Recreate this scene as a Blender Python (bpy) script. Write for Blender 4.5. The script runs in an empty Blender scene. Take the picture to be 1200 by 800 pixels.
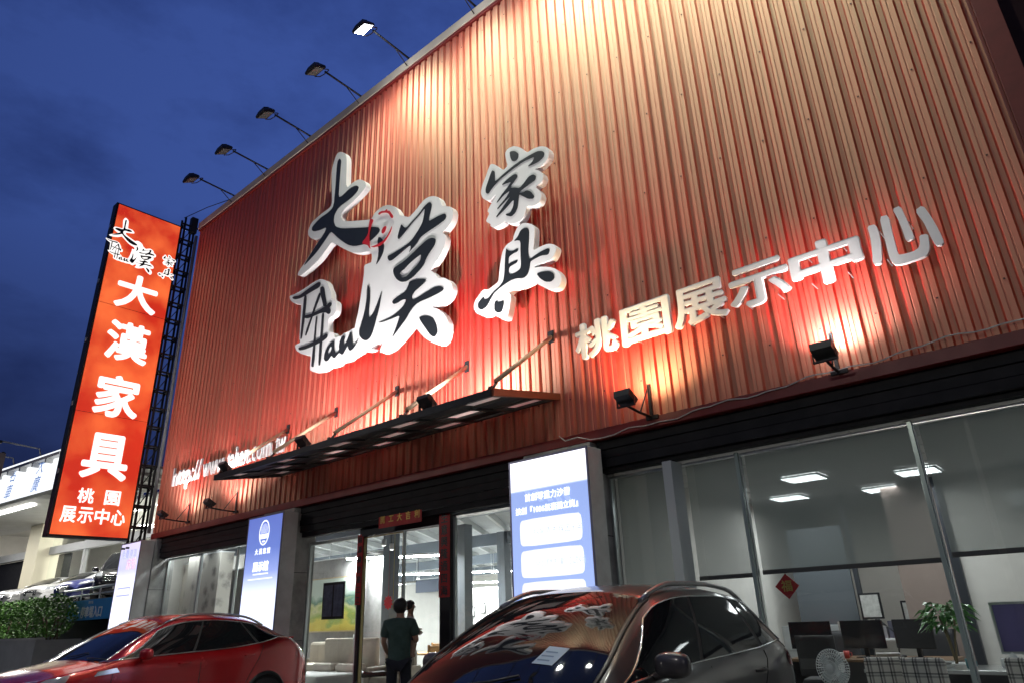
import bpy, bmesh, math, random
import numpy as np
from mathutils import Vector, Matrix
random.seed(7); np.random.seed(7)
SC = bpy.context.scene
COL = SC.collection
R_ = math.radians
PI = math.pi

# ------------------------------------------------------------------ camera
CAM = Vector((0.0, -8.0, 1.5))
FPX = 805.127                                   # focal length in pixels of a 1200 px wide picture
RX = Vector((0.75164471, 0.65873792, -0.03308445))     # camera right in the world
DN = Vector((-0.27047255, 0.2620936, -0.92636469))     # camera down
FW = Vector((-0.60156033, 0.70524556, 0.37517179))     # camera forward
cam_d = bpy.data.cameras.new('camera')
cam = bpy.data.objects.new('camera', cam_d); COL.objects.link(cam)
cam_d.sensor_width = 36.0
cam_d.lens = 36.0 * FPX / 1200.0
cam_d.clip_start = 0.05; cam_d.clip_end = 3000
m = Matrix((( RX.x, -DN.x, -FW.x, CAM.x), (RX.y, -DN.y, -FW.y, CAM.y), (RX.z, -DN.z, -FW.z, CAM.z), (0, 0, 0, 1)))
cam.matrix_world = m
SC.camera = cam

def ray(px, py):
    return RX * (px - 600) + DN * (py - 400) + FW * FPX
def at(px, py, y):
    d = ray(px, py); return CAM + d * ((y - CAM.y) / d.y)
def atx(px, py, x):
    d = ray(px, py); return CAM + d * ((x - CAM.x) / d.x)
def atz(px, py, z):
    d = ray(px, py); return CAM + d * ((z - CAM.z) / d.z)

# ------------------------------------------------------------------ dusk sky
W = bpy.data.worlds.new('World'); SC.world = W; W.use_nodes = True
nt = W.node_tree; N = nt.nodes; Lk = nt.links
for n in list(N): N.remove(n)
SKY_STRENGTH = 0.05
tc = N.new('ShaderNodeTexCoord')
sky = N.new('ShaderNodeTexSky'); sky.sky_type = 'NISHITA'; sky.sun_disc = False       # what is left of the set sun's glow
sky.sun_elevation = R_(-4); sky.sun_rotation = R_(40); sky.altitude = 50; sky.ozone_density = 4.0
sep = N.new('ShaderNodeSeparateXYZ'); Lk.new(tc.outputs['Generated'], sep.inputs[0])
el = N.new('ShaderNodeValToRGB'); e = el.color_ramp.elements
stops = [(0.0, (.004,.006,.014)), (.48, (.010,.014,.040)), (.60, (.018,.032,.115)), (.74, (.034,.070,.27)), (.90, (.030,.062,.25)), (1.0, (.024,.050,.20))]
while len(e) < len(stops): e.new(.5)
for i, (p_, c_) in enumerate(stops): e[i].position = p_; e[i].color = (*c_, 1)
mr = N.new('ShaderNodeMapRange'); mr.inputs['From Min'].default_value = -1; mr.inputs['From Max'].default_value = 1
Lk.new(sep.outputs['Z'], mr.inputs['Value']); Lk.new(mr.outputs[0], el.inputs[0])
# clouds: soft darker banks
mp = N.new('ShaderNodeMapping'); mp.inputs['Scale'].default_value = (1.0, 1.0, 2.2); mp.inputs['Rotation'].default_value = (.2, .1, .4)
nz = N.new('ShaderNodeTexNoise'); nz.inputs['Scale'].default_value = 2.6; nz.inputs['Detail'].default_value = 9; nz.inputs['Roughness'].default_value = .6
Lk.new(tc.outputs['Generated'], mp.inputs[0]); Lk.new(mp.outputs[0], nz.inputs['Vector'])
cr = N.new('ShaderNodeValToRGB')
cr.color_ramp.elements[0].position = .36; cr.color_ramp.elements[0].color = (.50, .50, .55, 1)
cr.color_ramp.elements[1].position = .62; cr.color_ramp.elements[1].color = (1.20, 1.16, 1.10, 1)
Lk.new(nz.outputs['Fac'], cr.inputs[0])
mx = N.new('ShaderNodeMix'); mx.data_type = 'RGBA'; mx.blend_type = 'MULTIPLY'; mx.inputs['Factor'].default_value = 1.0
Lk.new(el.outputs[0], mx.inputs['A']); Lk.new(cr.outputs[0], mx.inputs['B'])
# brighter towards the set sun, behind the store
vm = N.new('ShaderNodeVectorMath'); vm.operation = 'DOT_PRODUCT'; vm.inputs[1].default_value = (-.55, .60, .58)
Lk.new(tc.outputs['Generated'], vm.inputs[0])
m3 = N.new('ShaderNodeMapRange'); m3.inputs['From Min'].default_value = .55; m3.inputs['From Max'].default_value = 1.0; m3.inputs['To Min'].default_value = .42; m3.inputs['To Max'].default_value = 1.15
Lk.new(vm.outputs['Value'], m3.inputs['Value'])
vx = N.new('ShaderNodeVectorMath'); vx.operation = 'SCALE'; Lk.new(mx.outputs['Result'], vx.inputs[0]); Lk.new(m3.outputs[0], vx.inputs['Scale'])
bg = N.new('ShaderNodeBackground'); bg.inputs['Strength'].default_value = 1.0
bg2 = N.new('ShaderNodeBackground'); bg2.inputs['Strength'].default_value = SKY_STRENGTH; Lk.new(sky.outputs[0], bg2.inputs['Color'])
ad = N.new('ShaderNodeAddShader'); wo = N.new('ShaderNodeOutputWorld')
Lk.new(vx.outputs[0], bg.inputs['Color']); Lk.new(bg.outputs[0], ad.inputs[0]); Lk.new(bg2.outputs[0], ad.inputs[1]); Lk.new(ad.outputs[0], wo.inputs[0])

# last dusk light: one very weak wide sun from the same direction as the sky's glow
sun_d = bpy.data.lights.new('sun', 'SUN'); sun_d.energy = 0.02; sun_d.angle = R_(30); sun_d.color = (.55, .68, 1.0)
sun = bpy.data.objects.new('sun', sun_d); COL.objects.link(sun)
sun.rotation_euler = (R_(50), 0, R_(-40))

vs = SC.view_settings
vs.view_transform = 'Standard'; vs.look = 'None'; vs.exposure = 0.0; vs.gamma = 1.0; vs.use_curve_mapping = False
cy = SC.cycles
cy.use_denoising = True
try: cy.denoiser = 'OPENIMAGEDENOISE'
except Exception: pass
cy.max_bounces = 8; cy.diffuse_bounces = 3; cy.glossy_bounces = 4; cy.transparent_max_bounces = 14; cy.transmission_bounces = 6
cy.sample_clamp_indirect = 6.0; cy.caustics_reflective = False; cy.caustics_refractive = False
cy.use_light_tree = True

# ------------------------------------------------------------------ helpers
class MB:
    """collects shapes, then links them as ONE mesh object"""
    def __init__(s): s.v = []; s.f = []; s.sm = []
    def add(s, vs, fs, smooth=False):
        b = len(s.v); s.v += [tuple(p) for p in vs]
        s.f += [tuple(i + b for i in f) for f in fs]; s.sm += [smooth] * len(fs); return s
    def box(s, x0, x1, y0, y1, z0, z1):
        if x0 > x1: x0, x1 = x1, x0
        if y0 > y1: y0, y1 = y1, y0
        if z0 > z1: z0, z1 = z1, z0
        return s.add([(x0,y0,z0),(x1,y0,z0),(x1,y1,z0),(x0,y1,z0),(x0,y0,z1),(x1,y0,z1),(x1,y1,z1),(x0,y1,z1)],
              [(0,3,2,1),(4,5,6,7),(0,1,5,4),(1,2,6,5),(2,3,7,6),(3,0,4,7)])
    def obox(s, c, ax, ay, az):
        """box about centre c with half axis vectors"""
        c = Vector(c); ax = Vector(ax); ay = Vector(ay); az = Vector(az)
        P = [c + ax*i + ay*j + az*k for k in (-1, 1) for (i, j) in ((-1,-1),(1,-1),(1,1),(-1,1))]
        return s.add(P, [(0,3,2,1),(4,5,6,7),(0,1,5,4),(1,2,6,5),(2,3,7,6),(3,0,4,7)])
    def tube(s, pts, r, n=8, caps=True, radii=None):
        pts = [Vector(p) for p in pts]; V = []; F = []
        up0 = None
        for i, p in enumerate(pts):
            if i == 0: d = pts[1] - p
            elif i == len(pts) - 1: d = p - pts[i-1]
            else: d = (pts[i+1] - p).normalized() + (p - pts[i-1]).normalized()
            if d.length < 1e-9: d = Vector((0,0,1))
            d.normalize()
            if up0 is None: up0 = Vector((0,0,1)) if abs(d.z) < .9 else Vector((1,0,0))
            a = d.cross(up0)
            if a.length < 1e-6: a = d.orthogonal()
            a.normalize(); b = d.cross(a).normalized(); up0 = -b if (-b).dot(up0) > 0 else b
            rr = radii[i] if radii else r
            for k in range(n):
                t = 2*PI*k/n; V.append(p + a*(rr*math.cos(t)) + b*(rr*math.sin(t)))
        for i in range(len(pts)-1):
            for k in range(n):
                k2 = (k+1) % n
                F.append((i*n+k, i*n+k2, (i+1)*n+k2, (i+1)*n+k))
        s.add(V, F, True)
        if caps:
            m_ = len(pts)-1
            s.add(V[:n], [tuple(range(n))[::-1]]); s.add(V[m_*n:], [tuple(range(n))])
        return s
    def lathe(s, prof, c, axis='z', n=24):
        """prof: (radius, height) pairs about an axis through c"""
        V = []; F = []
        for r, h in prof:
            for k in range(n):
                t = 2*PI*k/n; a, b = r*math.cos(t), r*math.sin(t)
                p = {'z': (a, b, h), 'x': (h, a, b), 'y': (b, h, a)}[axis]
                V.append((c[0]+p[0], c[1]+p[1], c[2]+p[2]))
        for i in range(len(prof)-1):
            for k in range(n):
                k2 = (k+1) % n; F.append((i*n+k, i*n+k2, (i+1)*n+k2, (i+1)*n+k))
        return s.add(V, F, True)
    def ball(s, c, r, n=12, m_=8, mat=None, pw=1.0):
        V = []; F = []
        rx, ry, rz = (r, r, r) if not hasattr(r, '__len__') else r
        for i in range(m_+1):
            ph = PI*i/m_
            for k in range(n):
                t = 2*PI*k/n
                q_ = (math.sin(ph)*math.cos(t), math.sin(ph)*math.sin(t), math.cos(ph))
                if pw != 1.0: q_ = tuple(math.copysign(abs(w_)**pw, w_) for w_ in q_)
                p = Vector((rx*q_[0], ry*q_[1], rz*q_[2]))
                if mat: p = mat @ p
                V.append((c[0]+p.x, c[1]+p.y, c[2]+p.z))
        for i in range(m_):
            for k in range(n):
                k2 = (k+1) % n; F.append((i*n+k, (i+1)*n+k, (i+1)*n+k2, i*n+k2))
        return s.add(V, F, True)
    def grid(s, P, smooth=True, flip=False):
        """P[i][j] points"""
        n = len(P); k = len(P[0]); V = [p for row in P for p in row]; F = []
        for i in range(n-1):
            for j in range(k-1):
                f = (i*k+j, i*k+j+1, (i+1)*k+j+1, (i+1)*k+j)
                F.append(f[::-1] if flip else f)
        return s.add(V, F, smooth)
    def quad(s, *p): return s.add(p, [tuple(range(len(p)))])
    def build(s, name, mat, parent=None, bevel=0, loc=None, kind=None):
        me = bpy.data.meshes.new(name); me.from_pydata(s.v, [], s.f); me.update()
        bm = bmesh.new(); bm.from_mesh(me)
        bmesh.ops.remove_doubles(bm, verts=bm.verts, dist=1e-6) if bevel == 0 and any(s.sm) else None
        bmesh.ops.recalc_face_normals(bm, faces=bm.faces) if bevel >= 0 else None
        bm.to_mesh(me); bm.free()
        if any(s.sm):
            if len(me.polygons) == len(s.sm): me.polygons.foreach_set('use_smooth', s.sm)
            else:
                for p in me.polygons: p.use_smooth = True
        o = bpy.data.objects.new(name, me); COL.objects.link(o)
        if mat: me.materials.append(mat)
        if parent: o.parent = parent
        if loc: o.location = loc
        if bevel > 0:
            b = o.modifiers.new('bevel', 'BEVEL'); b.width = bevel; b.segments = 2; b.limit_method = 'ANGLE'
        if kind: o['kind'] = kind
        return o

def tag(o, label=None, cat=None, group=None, kind=None):
    if label: o['label'] = label
    if cat: o['category'] = cat
    if group: o['group'] = group
    if kind: o['kind'] = kind
    return o
def thing(name, label, cat, loc=(0,0,0), rz=0.0, group=None):
    o = bpy.data.objects.new(name, None); COL.objects.link(o)
    o.location = loc; o.rotation_euler = (0, 0, rz); o.empty_display_size = .2
    return tag(o, label, cat, group)
def copy_tree(o, parent=None):
    c = o.copy(); COL.objects.link(c)
    if parent: c.parent = parent
    for ch in list(o.children): copy_tree(ch, c)
    return c

# ------------------------------------------------------------------ materials
def M(name, col, rough=.5, metal=0.0, noise=0.0, nscale=6.0, stretch=(1,1,1), spec=None, bump=0.0, bscale=60.0, coat=0.0, emit=None, estr=0.0, alt=None, trans=0.0, stint=None):
    ma = bpy.data.materials.new(name); ma.use_nodes = True
    t = ma.node_tree; b = t.nodes['Principled BSDF']; l = t.links
    c4 = (*col, 1)
    b.inputs['Base Color'].default_value = c4; b.inputs['Roughness'].default_value = rough; b.inputs['Metallic'].default_value = metal
    if spec is not None: b.inputs['Specular IOR Level'].default_value = spec
    if stint: b.inputs['Specular Tint'].default_value = (*stint, 1)
    if coat: b.inputs['Coat Weight'].default_value = coat; b.inputs['Coat Roughness'].default_value = .04
    if emit: b.inputs['Emission Color'].default_value = (*emit, 1); b.inputs['Emission Strength'].default_value = estr
    if noise or bump:
        tcn = t.nodes.new('ShaderNodeTexCoord'); mpn = t.nodes.new('ShaderNodeMapping'); mpn.inputs['Scale'].default_value = stretch
        l.new(tcn.outputs['Object'], mpn.inputs[0])
    if noise:
        nn = t.nodes.new('ShaderNodeTexNoise'); nn.inputs['Scale'].default_value = nscale; nn.inputs['Detail'].default_value = 6; nn.inputs['Roughness'].default_value = .6
        l.new(mpn.outputs[0], nn.inputs['Vector'])
        rp = t.nodes.new('ShaderNodeValToRGB'); rp.color_ramp.elements[0].position = .3; rp.color_ramp.elements[1].position = .7
        a = alt if alt else tuple(x*(1-noise) for x in col)
        rp.color_ramp.elements[0].color = (*a, 1); rp.color_ramp.elements[1].color = (*(tuple(min(1, x*(1+noise*.5)) for x in col)), 1)
        l.new(nn.outputs['Fac'], rp.inputs[0]); l.new(rp.outputs[0], b.inputs['Base Color'])
        rr = t.nodes.new('ShaderNodeMapRange'); rr.inputs['To Min'].default_value = min(1, rough*1.25); rr.inputs['To Max'].default_value = rough*.8
        l.new(nn.outputs['Fac'], rr.inputs['Value']); l.new(rr.outputs[0], b.inputs['Roughness'])
    if bump:
        n2 = t.nodes.new('ShaderNodeTexNoise'); n2.inputs['Scale'].default_value = bscale; n2.inputs['Detail'].default_value = 4
        l.new(mpn.outputs[0], n2.inputs['Vector'])
        bp = t.nodes.new('ShaderNodeBump'); bp.inputs['Strength'].default_value = bump; bp.inputs['Distance'].default_value = .02
        l.new(n2.outputs['Fac'], bp.inputs['Height']); l.new(bp.outputs[0], b.inputs['Normal'])
    return ma
def emitter(name, col, strength):
    ma = bpy.data.materials.new(name); ma.use_nodes = True; t = ma.node_tree
    b = t.nodes['Principled BSDF']; b.inputs['Base Color'].default_value = (.8,.8,.8,1); b.inputs['Roughness'].default_value = .3
    b.inputs['Emission Color'].default_value = (*col, 1); b.inputs['Emission Strength'].default_value = strength
    return ma
def glassmat(name, tint=(.93,.97,.95), f0=.045, dirt=.0, rough=0.0):
    """thin pane: clear, mirror-like at grazing angles from both sides"""
    ma = bpy.data.materials.new(name); ma.use_nodes = True; t = ma.node_tree; n = t.nodes; l = t.links
    for q in list(n): n.remove(q)
    o = n.new('ShaderNodeOutputMaterial'); tr = n.new('ShaderNodeBsdfTransparent'); gl = n.new('ShaderNodeBsdfGlossy')
    gl.inputs['Roughness'].default_value = rough; tr.inputs['Color'].default_value = (*tint, 1)
    ge = n.new('ShaderNodeNewGeometry'); dt = n.new('ShaderNodeVectorMath'); dt.operation = 'DOT_PRODUCT'
    l.new(ge.outputs['Normal'], dt.inputs[0]); l.new(ge.outputs['Incoming'], dt.inputs[1])
    def mth(op, x, y=None):
        k = n.new('ShaderNodeMath'); k.operation = op
        for i, v in enumerate((x, y)):
            if v is None: continue
            if isinstance(v, (int, float)): k.inputs[i].default_value = v
            else: l.new(v, k.inputs[i])
        return k.outputs[0]
    f = mth('ADD', mth('MULTIPLY', mth('POWER', mth('SUBTRACT', 1.0, mth('ABSOLUTE', dt.outputs['Value'])), 5.0), 1 - f0*2), f0*2)
    mi = n.new('ShaderNodeMixShader'); l.new(f, mi.inputs[0]); l.new(tr.outputs[0], mi.inputs[1]); l.new(gl.outputs[0], mi.inputs[2])
    last = mi
    if dirt:
        df = n.new('ShaderNodeBsdfDiffuse'); df.inputs['Color'].default_value = (.5,.52,.5,1)
        m2 = n.new('ShaderNodeMixShader'); m2.inputs[0].default_value = dirt
        l.new(mi.outputs[0], m2.inputs[1]); l.new(df.outputs[0], m2.inputs[2]); last = m2
    l.new(last.outputs[0], o.inputs[0]); return ma
def mesh_fabric(name, col, opening):
    """sunscreen cloth: woven threads with open pores"""
    ma = bpy.data.materials.new(name); ma.use_nodes = True; t = ma.node_tree; n = t.nodes; l = t.links
    for q in list(n): n.remove(q)
    o = n.new('ShaderNodeOutputMaterial'); tr = n.new('ShaderNodeBsdfTransparent'); df = n.new('ShaderNodeBsdfDiffuse'); tl = n.new('ShaderNodeBsdfTranslucent')
    df.inputs['Color'].default_value = (*col, 1); tl.inputs['Color'].default_value = (*col, 1)
    a = n.new('ShaderNodeMixShader'); a.inputs[0].default_value = .45; l.new(df.outputs[0], a.inputs[1]); l.new(tl.outputs[0], a.inputs[2])
    b = n.new('ShaderNodeMixShader'); b.inputs[0].default_value = opening; l.new(a.outputs[0], b.inputs[1]); l.new(tr.outputs[0], b.inputs[2])
    l.new(b.outputs[0], o.inputs[0]); return ma

# painted cladding: red coil coating, dusty, glossy
def cladding_mat():
    ma = M('red_coil_paint', (.36, .024, .018), .55, 0, .0, spec=.5)
    t = ma.node_tree; n = t.nodes; l = t.links; b = n['Principled BSDF']
    tcn = n.new('ShaderNodeTexCoord'); mpn = n.new('ShaderNodeMapping'); mpn.inputs['Scale'].default_value = (9, 9, .35)
    nn = n.new('ShaderNodeTexNoise'); nn.inputs['Scale'].default_value = 1.0; nn.inputs['Detail'].default_value = 8; nn.inputs['Roughness'].default_value = .65
    l.new(tcn.outputs['Object'], mpn.inputs[0]); l.new(mpn.outputs[0], nn.inputs['Vector'])
    rp = n.new('ShaderNodeValToRGB'); rp.color_ramp.elements[0].position = .32; rp.color_ramp.elements[1].position = .72
    rp.color_ramp.elements[0].color = (.50, .014, .014, 1); rp.color_ramp.elements[1].color = (.66, .026, .024, 1)

    l.new(nn.outputs['Fac'], rp.inputs[0])
    mp2 = n.new('ShaderNodeMapping'); mp2.inputs['Scale'].default_value = (3, 3, 1.2); l.new(tcn.outputs['Object'], mp2.inputs[0])
    n2 = n.new('ShaderNodeTexNoise'); n2.inputs['Scale'].default_value = 1.3; n2.inputs['Detail'].default_value = 9; n2.inputs['Roughness'].default_value = .7
    l.new(mp2.outputs[0], n2.inputs['Vector'])
    r2 = n.new('ShaderNodeValToRGB'); r2.color_ramp.elements[0].position = .66; r2.color_ramp.elements[1].position = .74
    l.new(n2.outputs['Fac'], r2.inputs[0])
    mi = n.new('ShaderNodeMix'); mi.data_type = 'RGBA'; mi.inputs['B'].default_value = (.30, .085, .06, 1)
    mm = n.new('ShaderNodeMath'); mm.operation = 'MULTIPLY'; mm.inputs[1].default_value = .5; l.new(r2.outputs[0], mm.inputs[0])
    l.new(mm.outputs[0], mi.inputs['Factor']); l.new(rp.outputs[0], mi.inputs['A']); l.new(mi.outputs['Result'], b.inputs['Base Color'])
    # long rain streaks
    mp3 = n.new('ShaderNodeMapping'); mp3.inputs['Scale'].default_value = (16, 16, .16); l.new(tcn.outputs['Object'], mp3.inputs[0])
    n4 = n.new('ShaderNodeTexNoise'); n4.inputs['Scale'].default_value = 1.0; n4.inputs['Detail'].default_value = 5; l.new(mp3.outputs[0], n4.inputs['Vector'])
    r4 = n.new('ShaderNodeValToRGB'); r4.color_ramp.elements[0].position = .36; r4.color_ramp.elements[0].color = (.62,.60,.60,1); r4.color_ramp.elements[1].position = .55; r4.color_ramp.elements[1].color = (1,1,1,1)
    l.new(n4.outputs['Fac'], r4.inputs[0]); m4 = n.new('ShaderNodeMix'); m4.data_type = 'RGBA'; m4.blend_type = 'MULTIPLY'; m4.inputs['Factor'].default_value = .8
    l.new(mi.outputs['Result'], m4.inputs['A']); l.new(r4.outputs[0], m4.inputs['B']); l.new(m4.outputs['Result'], b.inputs['Base Color'])
    # pearl top coat: a pale gold sheen over the red, seen where a lamp mirrors in the sheet
    gl = n.new('ShaderNodeBsdfGlossy'); gl.distribution = 'BECKMANN'; gl.inputs['Color'].default_value = (.95, .85, .56, 1)
    rr = n.new('ShaderNodeMapRange'); rr.inputs['To Min'].default_value = .68; rr.inputs['To Max'].default_value = .60
    l.new(nn.outputs['Fac'], rr.inputs['Value']); l.new(rr.outputs[0], gl.inputs['Roughness']); b.inputs['Roughness'].default_value = .7; b.inputs['Specular IOR Level'].default_value = .15
    ms = n.new('ShaderNodeMixShader'); ms.inputs[0].default_value = .29; out = n['Material Output']
    l.new(b.outputs[0], ms.inputs[1]); l.new(gl.outputs[0], ms.inputs[2]); l.new(ms.outputs[0], out.inputs[0])
    return ma
RED = cladding_mat()
RED_TRIM = M('red_trim_paint', (.20, .014, .011), .45, 0, .25, 3, (1,1,.4), spec=.6)
CREAM_CAP = M('cream_cap_flashing', (.62, .55, .45), .45, 0, .15, 2)
DARKSTEEL = M('dark_shutter_steel', (.005, .0055, .008), .7, .0, .3, 4)
BLACKM = M('black_painted_steel', (.018, .018, .02), .45, .2, .2, 8)
ALU = M('brushed_aluminium', (.62, .66, .66), .3, .85, .15, 12, (1,1,.1))
CONC = M('grey_rendered_pillar', (.46, .46, .44), .8, 0, .45, 2.2, bump=.15, bscale=30)
GLASS = glassmat('shop_glass', (.92, .97, .95), .04, .008)
WHITE_ACRYL = M('white_acrylic', (.82, .84, .84), .35, 0, .08, 4)
WHITE_SIDE = M('white_sign_return', (.84, .85, .85), .5, 0, .05, 2)
BLACK_VINYL = M('black_vinyl', (.018, .022, .026), .35, 0, .15, 8)
RED_VINYL = M('red_vinyl', (.55, .02, .03), .4)
WALLW = M('white_interior_wall', (.72, .70, .66), .8, 0, .06, 3)
WALLG = M('grey_textured_wall', (.36, .345, .335), .85, 0, .18, 5, bump=.2, bscale=25)
LOGO_WHITE=[(-11.606,11.871),(-11.413,11.729),(-11.317,11.549),(-11.288,11.178),(-11.26,10.676),(-10.999,10.719),(-10.78,10.694),(-10.572,10.538),(-10.501,10.387),(-10.596,10.3),(-10.923,10.201),(-11.321,10.115),(-11.393,10.013),(-11.329,9.874),(-11.194,9.78),(-10.751,9.604),(-10.327,9.444),(-10.241,9.448),(-10.161,9.539),(-9.938,9.585),(-9.714,9.536),(-9.489,9.384),(-9.363,9.194),(-9.327,9.098),(-9.29,9.085),(-9.183,9.024),(-9.051,8.936),(-8.901,8.987),(-8.728,9.085),(-8.606,9.146),(-8.459,9.146),(-8.313,9.088),(-8.192,9.002),(-8.132,8.888),(-8.101,8.77),(-8.003,8.72),(-7.866,8.644),(-7.82,8.577),(-7.793,8.473),(-7.82,8.356),(-7.888,8.276),(-8.012,8.202),(-8.092,8.19),(-8.023,8.116),(-7.989,8.047),(-8.011,7.895),(-8.134,7.73),(-8.27,7.623),(-8.338,7.56),(-8.395,7.507),(-8.301,7.423),(-8.209,7.319),(-8.197,7.283),(-8.041,7.231),(-7.908,7.132),(-7.832,7.028),(-7.821,6.907),(-7.886,6.796),(-8.037,6.73),(-8.214,6.722),(-8.371,6.766),(-8.168,6.649),(-8.014,6.491),(-7.928,6.333),(-7.928,6.22),(-7.927,6.164),(-7.98,6.02),(-8.113,5.959),(-8.276,6.026),(-8.529,6.202),(-8.735,6.43),(-8.838,6.568),(-8.913,6.527),(-9.176,6.372),(-9.445,6.257),(-9.694,6.25),(-9.805,6.303),(-9.736,6.427),(-9.663,6.594),(-9.736,6.647),(-9.844,6.613),(-9.965,6.493),(-10.158,6.438),(-10.313,6.459),(-9.925,6.429),(-10.148,6.41),(-10.342,6.498),(-10.403,6.467),(-10.594,6.45),(-10.785,6.409),(-11.053,6.442),(-11.139,6.399),(-11.368,6.416),(-11.463,6.441),(-11.646,6.408),(-11.839,6.437),(-12.013,6.473),(-12.134,6.544),(-12.149,6.653),(-12.139,6.872),(-12.296,6.931),(-12.51,7.012),(-12.738,7.154),(-12.821,7.288),(-12.762,7.313),(-12.604,7.305),(-12.663,7.417),(-12.683,7.843),(-12.699,8.243),(-12.804,8.305),(-13.034,8.395),(-13.212,8.551),(-13.252,8.66),(-13.098,8.631),(-12.69,8.625),(-12.326,8.665),(-12.042,8.662),(-11.856,8.578),(-11.716,8.445),(-11.651,8.309),(-11.564,8.182),(-11.524,7.993),(-11.391,7.916),(-11.325,7.832),(-11.321,7.66),(-11.391,7.565),(-11.59,7.554),(-11.579,7.372),(-11.544,7.233),(-11.407,7.191),(-11.325,7.127),(-11.336,7.05),(-11.203,7.022),(-11.065,7.005),(-11.001,7.045),(-10.842,7.026),(-10.712,7.054),(-10.64,7.038),(-10.621,7.12),(-10.542,7.375),(-10.469,7.83),(-10.419,8.21),(-10.432,8.393),(-10.307,8.385),(-10.194,8.37),(-10.174,8.473),(-10.21,8.599),(-10.3,8.675),(-10.621,8.749),(-10.929,8.9),(-11.255,9.127),(-11.527,9.345),(-11.679,9.45),(-11.819,9.376),(-12.093,9.2),(-12.415,9.104),(-12.832,9.039),(-12.98,9.094),(-12.952,9.186),(-12.594,9.417),(-12.221,9.695),(-12.126,9.741),(-12.336,9.796),(-12.519,9.886),(-12.68,10.045),(-12.7,10.193),(-12.581,10.352),(-12.242,10.413),(-11.827,10.435),(-11.788,10.555),(-11.853,11.032),(-11.904,11.488),(-11.818,11.761),(-11.729,11.887)]
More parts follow.
